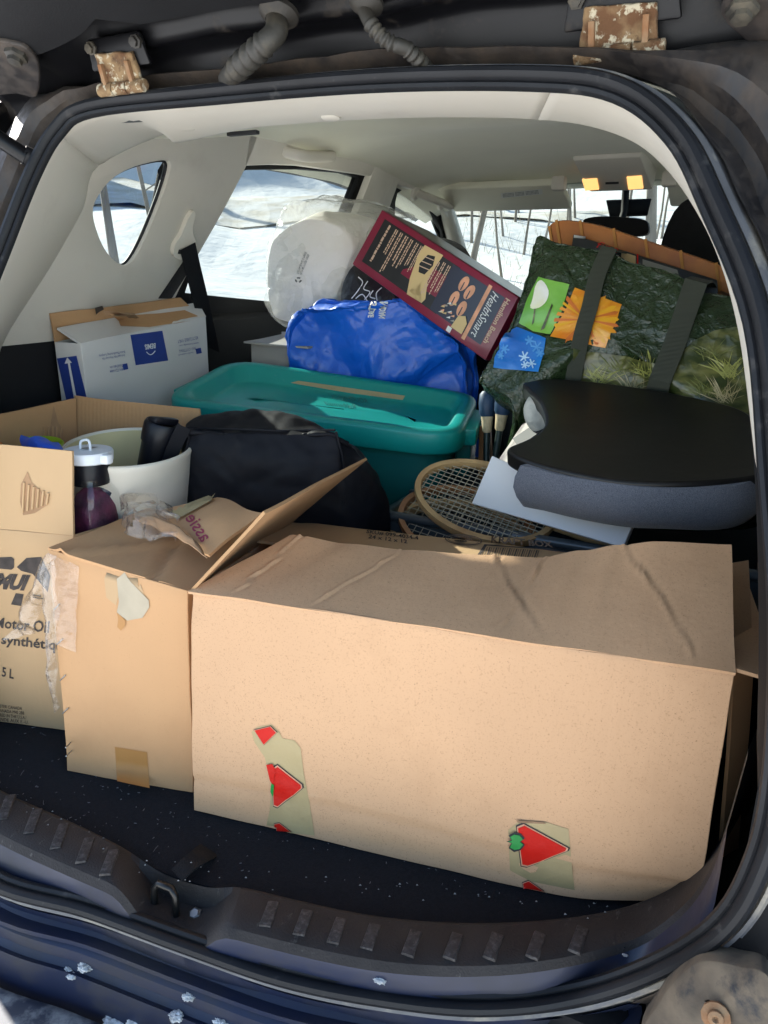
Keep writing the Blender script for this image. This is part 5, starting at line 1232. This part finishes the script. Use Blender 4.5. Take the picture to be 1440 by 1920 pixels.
# white package in clear wrap ----------------------------------------------------
wp = thing('wrapped_package', 'white paper package in loose clear plastic wrap in front of side window', 'package')
ol = ppx([(506, 468, 1.135), (520, 440, 1.135), (562, 412, 1.135), (612, 412, 1.145), (650, 432, 1.155), (664, 465, 1.155), (650, 510, 1.155), (626, 570, 1.155), (600, 604, 1.145), (540, 606, 1.135), (512, 590, 1.130), (500, 530, 1.125)])
pk = puff('paper_pack', ol, (.02, .16, .02), 'pack_white', wp, bulge=.02, back=.01, amp=.006, freq=12, amp2=.002, freq2=40, seed=8)
folds(pk, .05, .006, 1)
ol = ppx([(492, 480, 1.135), (505, 440, 1.135), (525, 390, 1.155), (560, 372, 1.165), (612, 376, 1.175), (660, 394, 1.185), (700, 408, 1.195), (690, 440, 1.185), (676, 500, 1.165), (640, 580, 1.155), (600, 615, 1.145), (540, 612, 1.135), (508, 595, 1.120), (494, 540, 1.115)])
puff('clear_wrap', ol, (.02, .20, .02), 'wrap', wp, bulge=.035, back=.01, amp=.010, freq=10, amp2=.005, freq2=30, seed=9)
folds(bpy.data.objects['clear_wrap'], .06, .018, 2)
words(pk, 'THIS PACKAGE IS MADE', ((556, 514), (572, 472), (576, 474), (560, 515)), 'ink', wp, res=1, off=.002); words(pk, 'FROM RECYCLED PAPER', ((562, 514), (577, 476), (581, 478), (566, 515)), 'ink', wp, res=1, off=.002)
n = 18
for k in range(3):
    a0_ = k*2.094; pts = [(560+6.5*math.cos(a0_+i*.26), 525+5.5*math.sin(a0_+i*.26)) for i in range(6)]+[(560+3.2*math.cos(a0_+i*.26), 525+2.7*math.sin(a0_+i*.26)) for i in range(5, -1, -1)]
    decal(pk, pts, 'ink', wp, 'recycling_mark', off=.002, cuts=0)
fixbase(wp)
dp = thing('plastic_bag', 'dark glossy plastic bag with white scribbled print between package and blue bag', 'bag')
ol = ppx([(640, 540, 1.09), (662, 500, 1.09), (690, 505, 1.10), (735, 540, 1.10), (745, 600, 1.09), (700, 610, 1.08), (640, 590, 1.08)])
dk = puff('body', ol, (0, .10, .0), 'plastic_dark', dp, bulge=.015, amp=.008, amp2=.004, seed=11)
for pts in (((672, 520), (680, 530), (672, 545), (660, 560)), ((690, 528), (682, 542), (694, 548), (684, 562)), ((668, 560), (680, 552), (690, 566)), ((700, 545), (694, 556), (704, 560)), ((716, 540), (706, 550), (708, 566))):
    tube('print_stroke', crom([onto(dk, *q, .0015) for q in pts], 4), .0012, 'print_white', dp, seg=5)
fixbase(dp)

# appliance carton, tipped ----------------------------------------------------------
hb = thing('appliance_box', 'tipped maroon and black appliance box with grilled food photos and brand lettering', 'box')
A, B, C_, D = P(660, 495, y=1.02), P(910, 676, y=.985), P(972, 557, y=.995), P(716, 393, y=1.03)
dp_ = ((B-A).cross(D-A)).normalized()
if dp_.y < 0: dp_ = -dp_
dpv = dp_*.225
hbx = hexa('carton', [A, B, B+dpv, A+dpv, D, C_, C_+dpv, D+dpv], 'maroon', hb, bev=.0025)
pl = lambda u, v: tuple(lerp(lerp(V((660, 495)), V((910, 676)), u), lerp(V((716, 393)), V((972, 557)), u), v))
def fq(u0, v0, u1, v1): return [pl(u0, v0), pl(u1, v0), pl(u1, v1), pl(u0, v1)]
decal(hbx, fq(.045, .13, .60, .90), 'box_black', hb, 'print_panel', off=.0006); decal(hbx, fq(.55, .14, .93, .89), 'box_navy', hb, 'print_panel', off=.0010)
top_ = [D+dp_*.004, C_+dp_*.004, C_+dpv, D+dpv]; up_ = (D-A).normalized()*.0012
raw('printed_top', [p+up_ for p in top_], [(0, 1, 2, 3)], 'box_top', hb)
for i, (u0, u1, v0, v1) in enumerate([(.075, .10, .18, .86), (.13, .155, .22, .86), (.165, .19, .14, .86), (.20, .23, .3, .86), (.24, .265, .3, .86), (.28, .305, .34, .86), (.315, .335, .4, .86), (.45, .475, .22, .80), (.485, .51, .2, .84), (.52, .545, .3, .84)]):
    lines(hbx, [pl(u0, v1), pl(u0, v0), pl(u1, v0), pl(u1, v1)], 2 if i else 1, 'text_tan', hb, seed=i+1, off=.0016, fill=.5)
decal(hbx, [pl(.33, .74), pl(.34, .90), pl(.47, .92), pl(.455, .50), pl(.50, .22), pl(.49, .14), pl(.43, .38), pl(.39, .22), pl(.385, .12), pl(.355, .35)], 'label_tan', hb, 'photo', off=.0014)
decal(hbx, [pl(.365, .62), pl(.385, .80), pl(.43, .84), pl(.445, .70), pl(.425, .52), pl(.385, .50)], 'box_black', hb, 'photo', off=.0018)
for v in (.58, .66, .74): decal(hbx, [pl(.37, v), pl(.435, v+.03), pl(.435, v+.045), pl(.37, v+.015)], 'text_tan', hb, 'photo', off=.0022, cuts=0)
for cx, cy, a_ in ((.665, .74, .3), (.72, .68, .5), (.655, .48, .2), (.725, .42, .1)):
    pts = []
    for k in range(14):
        t = 6.283*k/14; ru, rv = .026*math.cos(t), .115*math.sin(t)*(1 if math.sin(t) > 0 else 1.1); pts.append(pl(cx+ru+rv*a_*.12, cy+rv))
    decal(hbx, pts, 'peach', hb, 'photo', off=.0018, cuts=0)
    decal(hbx, [pl(cx-.004, cy-.11), pl(cx+.004, cy-.11), pl(cx+.003, cy+.02), pl(cx-.003, cy+.02)], 'box_navy', hb, 'photo', off=.0022, cuts=0)
for k in range(16):
    u, v = .60+random.random()*.10, .16+random.random()*.24; decal(hbx, [pl(u, v), pl(u+.025, v+.02), pl(u+.02, v+.05)], ('label_tan', 'print_white', 'grey_card', 'peach')[k % 4], hb, 'photo', off=.0018+.0001*k, cuts=0)
decal(hbx, [pl(.72, .11), pl(.80, .11), pl(.80, .28), pl(.77, .36), pl(.73, .30)], 'label_tan', hb, 'seal', off=.0040, cuts=0)
decal(hbx, [pl(.805, .06), pl(.83, .06), pl(.83, .93), pl(.805, .93)], 'peach', hb, 'stripe', off=.0016, cuts=1)
words(hbx, 'HealthSmart', (pl(.845, .88), pl(.845, .18), pl(.895, .18), pl(.895, .88)), 'print_white', hb, off=.0018, shear=.35)
words(hbx, 'Hamilton Beach', (pl(.935, .90), pl(.935, .20), pl(.968, .20), pl(.968, .90)), 'text_tan', hb, off=.0018, bold=.03)
decal(hbx, [pl(.70, .02), pl(.73, .02), pl(.73, .10), pl(.70, .10)], 'print_white', hb, 'print_mark', off=.002, cuts=0)
fixbase(hb)

# printed tote bag -----------------------------------------------------------------------
tb = thing('printed_tote_bag', 'dark green crinkled shopping bag with tulip, orange flower and snowflake pictures', 'bag')
YB = lambda y: .93-.10*(y-440)/320
ol = [P(a, b, y=YB(b)) for a, b in ((1004, 436), (1060, 455), (1130, 470), (1200, 490), (1262, 510), (1290, 525), (1340, 545), (1400, 560), (1425, 640), (1428, 760), (1420, 850))]
ol += [V((.47, .86, .33)), V((.10, .88, .30))]+[P(a, b, y=YB(b)) for a, b in ((960, 770), (905, 722), (897, 706), (925, 660), (962, 600), (985, 520))]
tbg = puff('body', ol, (.03, .07, -.05), 'bag_green', tb, bulge=.022, back=.02, amp=.008, freq=11, amp2=.0035, freq2=38, seed=3, sm=4)
folds(tbg, .06, .010, 2); folds(tbg, .022, .004, 0)
decal(tbg, [(1010, 520), (1068, 534), (1052, 590), (1032, 628), (1000, 622), (974, 606), (990, 560)], 'pic_green', tb, 'picture', off=.0025, cuts=4)
decal(tbg, [(1000, 560), (1006, 535), (1018, 527), (1030, 545), (1026, 565), (1012, 578), (996, 578)], 'petal', tb, 'picture', off=.004, cuts=1, smooth=3)
decal(tbg, [(1003, 578), (1006, 578), (1002, 606), (998, 612)], 'bag_grass', tb, 'picture', off=.004, cuts=0); decal(tbg, [(1036, 570), (1038, 574), (1022, 618), (1014, 622)], 'bag_grass', tb, 'picture', off=.004, cuts=0)
decal(tbg, [(1078, 540), (1166, 572), (1150, 615), (1135, 652), (1032, 632), (1062, 580)], 'pic_orange', tb, 'picture', off=.0025, cuts=4)
for k in range(26):
    a_ = k*.2417; cl_ = lambda x, y: (max(1040+max(0, 600-y)*.55, min(1160, x)), max(552, min(645, y)))
    e0, e1, e2 = [cl_(1098+r__*math.cos(a_+d_), 600+r__*.8*math.sin(a_+d_)) for r__, d_ in ((58, -.07), (66, 0), (58, .07))]
    decal(tbg, [(1098, 600), e0, e1, e2], ('petal_yellow', 'orange', 'pic_orange', 'pic_orange')[k % 4], tb, 'picture', off=.0036+.00004*k, cuts=1)
decal(tbg, [(970, 614), (1024, 635), (1020, 665), (1010, 698), (926, 690), (928, 672), (945, 628)], 'pic_blue', tb, 'picture', off=.0025, cuts=4)
def flake(cx, cy, r_, m_, w=1.3):
    for k in range(3):
        a_ = k*1.047+.2; dx, dy = r_*math.cos(a_), r_*math.sin(a_); nx, ny = -dy/r_*w, dx/r_*w
        decal(tbg, [(cx-dx+nx, cy-dy+ny), (cx+dx+nx, cy+dy+ny), (cx+dx-nx, cy+dy-ny), (cx-dx-nx, cy-dy-ny)], m_, tb, 'picture', off=.0042+.0002*k, cuts=1)
flake(984, 670, 10, 'frost'); flake(998, 684, 9, 'frost'); flake(986, 686, 7, 'frost')
for q in ((1008, 652, 12), (994, 640, 9), (1014, 664, 8), (948, 655, 9), (940, 668, 7)): flake(*q, 'frost_dim', 1.6)
# grassy printed band along the lower half, with blades
decal(tbg, [(1075, 655), (1180, 668), (1250, 690), (1300, 640), (1340, 620), (1405, 610), (1405, 780), (1300, 760), (1210, 740), (1080, 720), (1072, 690)], 'bag_grass', tb, 'picture', off=.0022, cuts=6)
rg = random.Random(3)
for cx, cy, n_, L, m_ in ((1120, 716, 40, 60, 'grass_blade'), (1210, 700, 34, 62, 'grass_blade'), (1370, 705, 60, 74, 'grass_blade'), (1335, 670, 30, 50, 'grass_blade_dim'), (1160, 700, 40, 60, 'grass_blade_dim'), (1360, 750, 50, 70, 'straw'), (1190, 735, 36, 60, 'straw'), (1320, 740, 30, 60, 'grass_blade_dim')):
    bm = bmesh.new()
    for k in range(n_):
        a_ = rg.uniform(-2.95, -.15); L_ = L*rg.uniform(.35, 1); dx, dy = math.cos(a_)*L_, math.sin(a_)*L_*.7; x_ = cx+rg.uniform(-16, 16); y_ = cy+rg.uniform(-8, 8)
        if x_+dx > 1405: continue
        bm.faces.new([bm.verts.new(onto(tbg, x_-.7, y_, .0035)), bm.verts.new(onto(tbg, x_+.7, y_, .0035)), bm.verts.new(onto(tbg, x_+dx*.5+.4, y_+dy*.58, .0038)), bm.verts.new(onto(tbg, x_+dx, y_+dy, .0035))])
    me = bpy.data.meshes.new('picture'); bm.to_mesh(me); bm.free(); link('picture', me, m_, tb)
def bagstrap(pts, w):
    c_ = crom([onto(tbg, *q, .010) for q in pts], 3); wd = onto(tbg, pts[2][0]+20, pts[2][1]+4, .005)-onto(tbg, pts[2][0]-20, pts[2][1]-4, .005)
    strap('strap', c_, w, .0025, wd, 'webbing', tb)
bagstrap([(1142, 474), (1122, 520), (1106, 580), (1092, 640), (1076, 715)], .027)
bagstrap([(1305, 530), (1284, 590), (1264, 650), (1244, 710), (1235, 745)], .034)
strap('strap', crom([onto(tbg, 1142, 474, .006), P(1152, 470, y=.97), P(1166, 472, y=1.02)], 3), .027, .0025, (1, 0, -.2), 'webbing', tb)
strap('strap', crom([onto(tbg, 1305, 530, .007), P(1318, 524, y=.96), P(1326, 536, y=1.0)], 3), .034, .0025, (1, 0, -.2), 'webbing', tb)
fixbase(tb)

# bamboo tray rim behind the bag, with a printed board lying in it
ht = thing('bamboo_tray', 'glossy brown bamboo tray with bound rim leaning behind the green bag', 'tray')
rim = crom([P(a, b, y=1.03) for a, b in ((1030, 444), (1034, 430), (1060, 424), (1120, 433), (1180, 452), (1240, 472), (1310, 495), (1372, 520), (1440, 560))], 6)
rim = [p+V((0, 0, .009)) for p in rim]
rim2 = [p+V((.012, .002, -.042)) for p in rim]
trim_ = grid('rim', [[p+V((0, -.004, 0)), p+V((0, .006, .002)), q+V((0, .010, 0)), q+V((0, -.006, .0))] for p, q in zip(rim, rim2)], 'bamboo', ht, closed_u=True, caps=True, sharp=30)
for i in range(3, len(rim)-3, 6):
    p, q = rim[i], rim2[i]; t_ = (rim[i+1]-rim[i-1]).normalized(); strap('rim_binding', [p+V((0, -.0055, .003)), lerp(p, q, .5)+V((0, -.0075, 0)), q+V((0, -.0075, -.002))], .005, .002, t_, 'rattan', trim_)
raw('tray_floor', [p+V((.006, .012, -.012)) for p in rim]+[V((.50, 1.05, .55)), V((.10, 1.06, .55))], [tuple(range(len(rim)+2))], 'wood_red', ht); fixbase(ht)
cb = thing('printed_board', 'dark printed board with red script leaning inside the bamboo tray', 'board')
bo = hexa('board', [P(a, b, y=c) for c in (1.005, 1.02) for a, b in ((1060, 560), (1350, 620), (1345, 525), (1075, 440))], 'box_black', cb, bev=.002)
words(bo, 'fine', ((1118, 464), (1158, 476), (1160, 462), (1120, 452)), 'red', cb, shear=.3, off=.001); decal(bo, [(1076, 441), (1098, 444), (1098, 448), (1076, 446)], 'print_white', cb, 'print', cuts=0)
decal(bo, [(1165, 472), (1192, 480), (1192, 502), (1165, 496)], 'label_tan', cb, 'label', off=.001, cuts=0); decal(bo, [(1194, 476), (1197, 477), (1197, 505), (1194, 504)], 'red', cb, 'print', off=.001, cuts=0)
decal(bo, [(1205, 486), (1270, 506), (1280, 540), (1205, 520)], 'grey_card', cb, 'label', off=.001, cuts=0); fixbase(cb)

# grey crate holding the rackets ------------------------------------------------------------
cr = thing('plastic_crate', 'dark grey plastic crate with ribbed rim holding rackets beside tote', 'crate')
def crate(x0, x1, y0, y1, z0, z1):
    c = [V((x0+.02, y0+.02, z0)), V((x1-.02, y0+.02, z0)), V((x1-.02, y1-.02, z0)), V((x0+.02, y1-.02, z0)), V((x0, y0, z1)), V((x1, y0, z1)), V((x1-.01, y1, z1)), V((x0-.02, y1, z1))]
    o = carton('wall', c, 'crate_grey', cr, th=.004, cuts=2, amp=0, bev=.001)
    L = [c[4], c[5], c[6], c[7]]; tube('rim', rrect(*[p+V((0, 0, .002)) for p in L], .02, 4), .0085, 'crate_grey', cr, seg=8, closed=True)
    for t in (.12, .3, .5, .72):
        p = lerp(L[3], L[0], t); hexa('rim_clip', [p+V((a, b, z_)) for z_ in (-.012, .013) for a, b in ((-.010, -.006), (.010, -.006), (.010, .006), (-.010, .006))], 'crate_grey', cr, bev=.002)
crate(-.052, .54, .635, 1.12, .004, .30); fixbase(cr)

# rackets ---------------------------------------------------------------------------------------
def racket(cen, xa, ya, rx, ry, m_, label, shaft=None, sx=10, sy=13, w=.009):
    t = thing('wooden_racket', label, 'racket', group='old wooden rackets in the grey crate')
    xa = V(xa).normalized(); nz_ = xa.cross(V(ya)).normalized(); ya = nz_.cross(xa).normalized()
    L = [cen+xa*rx*math.cos(6.2832*k/48)+ya*ry*math.sin(6.2832*k/48) for k in range(48)]; rows = []
    for k, p in enumerate(L):
        o_ = (p-cen).normalized(); rows.append([p+o_*w*.5+nz_*w*.8, p-o_*w*.5+nz_*w*.8, p-o_*w*.7, p-o_*w*.5-nz_*w*.8, p+o_*w*.5-nz_*w*.8, p+o_*w*.7])
    grid('frame', rows, m_, t, closed_u=True, closed_v=True, sharp=60)
    vs, fs = [], []
    def st(a, b, sag):
        d = (b-a).normalized(); s1_ = d.cross(nz_)*.00075; s2_ = nz_*.00075
        i = len(vs); vs.extend([a+s1_, a+s2_, a-s1_, a-s2_, b+s1_, b+s2_, b-s1_, b-s2_]); fs.extend([(i+k, i+(k+1) % 4, i+4+(k+1) % 4, i+4+k) for k in range(4)])
    for i in range(1, sx):
        u = -1+2*i/sx; h_ = math.sqrt(1-u*u); st(cen+xa*rx*u-ya*ry*h_, cen+xa*rx*u+ya*ry*h_, 0)
    for i in range(1, sy):
        u = -1+2*i/sy; h_ = math.sqrt(1-u*u); st(cen+ya*ry*u-xa*rx*h_+nz_*.0012, cen+ya*ry*u+xa*rx*h_+nz_*.0012, 0)
    raw('strings', vs, fs, 'string', t, smooth=False)
    tube('shaft', [cen+xa*rx, cen+xa*(rx+.12), cen+xa*(rx+.2)], [.008, .007, .007], m_, t, seg=8); tube('grip', [cen+xa*(rx+.19), cen+xa*(rx+.3)], .012, 'grip_blue', t, seg=10)
    fixbase(t); return t
r1 = P(908, 940, y=.66)
racket(r1, (.92, .05, -.20), (-.15, .80, .55), .112, .074, 'wood', 'upper wooden racket with honey frame and taut pale strings under white carton', sx=22, sy=17)
r2 = P(868, 972, y=.665)
racket(r2+V((.006, 0, -.012)), (.92, .05, -.16), (-.15, .80, .50), .112, .076, 'wood_red', 'middle wooden racket with reddish frame, half hidden below the honey one', sx=18, sy=14)
r3 = P(852, 985, y=.672)
racket(r3+V((.01, 0, -.022)), (.92, .05, -.10), (-.15, .80, .45), .118, .076, 'wood', 'lowest wooden racket with broad pale frame resting on the crate rim', sx=12, sy=9, w=.012)
def stick(px0, px1, y0, y1, label, gx):
    t = thing('shuttle_racket', label, 'racket', group='slim rackets standing behind the wooden ones')
    a, b = P(*px0, y=y0), P(*px1, y=y1); d = (b-a).normalized(); L = (b-a).length
    tube('shaft', [a-d*.12, a, a+d*L*.55], .0062, 'shaft', t, seg=10)
    lathe('collar', [(.0065, 0), (.009, .004), (.0105, .022), (.012, .03), (.004, .031)], a+d*L*.45, d, 'cork', t, seg=14)
    lathe('grip', [(.010, 0), (.015, .008), (.0165, .028), (.015, .044), (.010, .05), (.002, .051)], a+d*(L*.45+.028), d, 'grip_blue', t, seg=16)
    q = a+d*(L*.45+.068); hexa('torn_tape', [q+V((x_, -.002+y_, z_)) for z_ in (0, .022) for x_, y_ in ((-.006, 0), (.005, 0), (.004, .003), (-.005, .003))], 'sticker', t, bev=.0008); fixbase(t)
stick((912, 865), (914, 745), .90, .92, 'slim dark racket with blue grip up, next to the tote handle', 0)
stick((930, 850), (944, 755), .89, .90, 'slim dark racket with blue grip up, leaning by white cloth', 1)
o = tag(hexa('wood_block', [P(a, b, y=c) for c in (.925, .945) for a, b in ((896, 900), (926, 900), (922, 800), (898, 798))], 'wood_red', bev=.004), 'reddish wooden block standing behind the two slim rackets', 'block')
# white flat carton
wf = thing('flat_box', 'plain white flat carton propped under the black lap desk', 'box')
a = [P(884, 944, y=.632), P(1168, 1027, y=.606), P(1192, 972, y=.628), P(922, 854, y=.662)]
nn_ = (a[1]-a[0]).cross(a[3]-a[0]).normalized(); nn_ = -nn_ if nn_.z > 0 else nn_
hexa('carton', [p+nn_*.016 for p in a]+a, 'paper_white', wf, bev=.002, sub=1); fixbase(wf)

# lap desk ------------------------------------------------------------------------------------------
ld = thing('lap_desk', 'black crescent-topped lap desk with blue denim cushion at right', 'lap desk')
kn, kk = V((0, -.34, 1)), .430-.34*.56
DP = lambda px, py: P(px, py, n=kn, k=kk)
op = [(985, 716), (1060, 710), (1200, 726), (1320, 748), (1400, 772), (1460, 830), (1452, 880), (1400, 897), (1300, 905), (1180, 904), (1080, 888), (1000, 868), (958, 850), (953, 838), (985, 824), (1012, 808), (1023, 786), (1014, 754), (990, 730)]
L = crom([DP(*q) for q in op], 5, True); kn = kn.normalized(); cc = sum(L, V())/len(L)
bm = bmesh.new(); vt = [bm.verts.new(p) for p in L]; f = bm.faces.new(vt)
if f.normal.z < 0: f.normal_flip()
r_ = bmesh.ops.extrude_face_region(bm, geom=[f]); 
for v in [x for x in r_['geom'] if isinstance(x, bmesh.types.BMVert)]: v.co -= kn*.027
bmesh.ops.recalc_face_normals(bm, faces=bm.faces); me = bpy.data.meshes.new('top'); finish(bm, me, True, 40); dt = link('top', me, 'desk_black', ld); bevel(dt, .005, 3, 50)
cu = [(1055, 740), (1200, 740), (1390, 790), (1440, 850), (1400, 885), (1300, 893), (1180, 890), (1080, 876), (1000, 858), (975, 852), (1040, 838), (1080, 795)]
cl = [DP(*q)-kn*.018 for q in cu]
cc_ = sum(cl, V())/len(cl); cl = [cc_+(p-cc_)*.985 for p in cl]
puff('cushion', cl, -kn*.066, 'denim', ld, bulge=.0, back=.03, amp=.0025, freq=14, sm=5)
fixbase(ld)
o = tag(puff('white_cloth', [P(a, b, y=.80) for a, b in ((982, 768), (1000, 745), (1035, 750), (1055, 800), (1035, 832), (995, 812))], (.05, .10, -.03), 'cloth_white', bulge=.03, amp=.012, amp2=.006, seed=4), 'crumpled off-white cloth tucked under the lap desk edge', 'cloth')
pm = thing('magazine', 'rolled patterned magazine with dark pages sticking out below lap desk', 'magazine')
slab('cover', ppx([(925, 872, .79), (958, 868, .76), (1012, 792, .80), (985, 795, .83)]), .003, 'feather', pm, 6, 6, amp=.006); slab('page', ppx([(962, 822, .79), (972, 838, .77), (1030, 800, .78), (1020, 786, .80)]), .003, 'ink', pm, 4, 4, amp=.003); fixbase(pm)
# ================================================================ small stuff: snow on the bumper, lint on the carpet, a wood chip
def clump(px, py, z_, r_, label, seed):
    dv = (FW+(px-720)/FPX*RT+(960-py)/FPX*UP).normalized(); hit = SC.ray_cast(bpy.context.evaluated_depsgraph_get(), CAM, dv); p = hit[1] if hit[0] else P(px, py, z=z_); bm = bmesh.new(); bmesh.ops.create_icosphere(bm, subdivisions=4, radius=1)
    for v in bm.verts:
        n_ = v.co.copy(); k = 1+.45*noise.noise(n_*2.2+V((seed*5, 0, 0)))+.25*noise.noise(n_*5+V((seed, 3, 0)))+.16*noise.noise(n_*13+V((seed, 1, 0))); v.co = V((n_.x*r_*1.3*k, n_.y*r_*k, max(-.2, n_.z)*r_*.55*k))+p
    for v in bm.verts: v.co = p+(v.co-p)*.62; v.co.z = p.z+(v.co.z-p.z)*.7
    me = bpy.data.meshes.new('snow_clump'); finish(bm, me, True, 60); o = link('snow_clump', me, 'snow_clump')
    return tag(o, label, 'snow', 'snow clumps on the rear of the car')
clump(160, 1812, -.118, .011, 'jagged snow clump in the gap in front of the bumper', 1); clump(135, 1830, -.12, .007, 'little snow crumb beside the jagged clump by the bumper', 2)
clump(712, 1837, -.03, .008, 'snow lump on the sill panel under the ribbed plate', 3); clump(415, 1918, -.13, .011, 'snow lump on the bumper top at the lower edge', 4); clump(215, 1915, -.13, .016, 'flat icy snow patch on the bumper top', 5); clump(250, 1918, -.13, .010, 'snow patch beside the flat icy one on bumper', 6)
clump(355, 1868, -.1, .009, 'dirty snow lump in the channel below the latch', 8); clump(128, 1818, -.1, .006, 'small snow lump left of the jagged clump by the bumper', 9); clump(330, 1905, -.1, .010, 'grey slush patch in the channel near the bumper', 10); clump(1172, 1790, -.0, .0035, 'tiny snow crumb by the sill panel seam', 7)
o = tag(hexa('wood_chip', [P(788, 1847, z=-.02)+V((a, b, c)) for c in (0, .003) for a, b in ((-.009, -.003), (.009, -.001), (.009, .004), (-.009, .003))], 'cork', bev=.0015), 'pale wood chip on the sill panel below the ribbed plate', 'wood chip')
rl = random.Random(12); vs, fs = [], []
for k in range(400):
    x = rl.uniform(-.45, .46); y = rl.uniform(.09, .30); p = V((x, y, .0035)); 
    if y < lerp(.10, .29, max(0, (x+.05)/.5))+.0: continue
    a_ = rl.uniform(0, 6.28); L_ = rl.uniform(.0008, .0035) if rl.random() < .93 else rl.uniform(.006, .013); w_ = rl.uniform(.00012, .0003); d = V((math.cos(a_), math.sin(a_), 0)); s_ = V((-d.y, d.x, 0)); c_ = rl.uniform(-.4, .4)
    pts = [p-d*L_/2, p+s_*L_*c_*.4, p+d*L_/2]; i = len(vs)
    for q in pts: vs += [q+s_*w_, q-s_*w_, q+V((0, 0, w_*2))]
    for j in (0, 3): fs += [(i+j, i+j+3, i+j+5, i+j+2), (i+j+1, i+j+2, i+j+5, i+j+4)]
for k in range(60):
    x = rl.uniform(-.4, .46); y = lerp(.07, .26, max(0, (x+.05)/.5)); p = V((x, y+rl.uniform(-.012, .02), .0225)); i = len(vs); r0_ = rl.uniform(.0006, .0014); vs += [p+V((r0_, 0, 0)), p+V((-r0_, r0_, 0)), p+V((-r0_, -r0_, 0)), p+V((0, 0, r0_))]; fs += [(i, i+1, i+3), (i+1, i+2, i+3), (i+2, i, i+3)]
o = raw('lint', vs, fs, 'lint', smooth=False); o['kind'] = 'stuff'; o['label'] = 'pale lint and fibres scattered over the black cargo carpet'; o['category'] = 'lint'
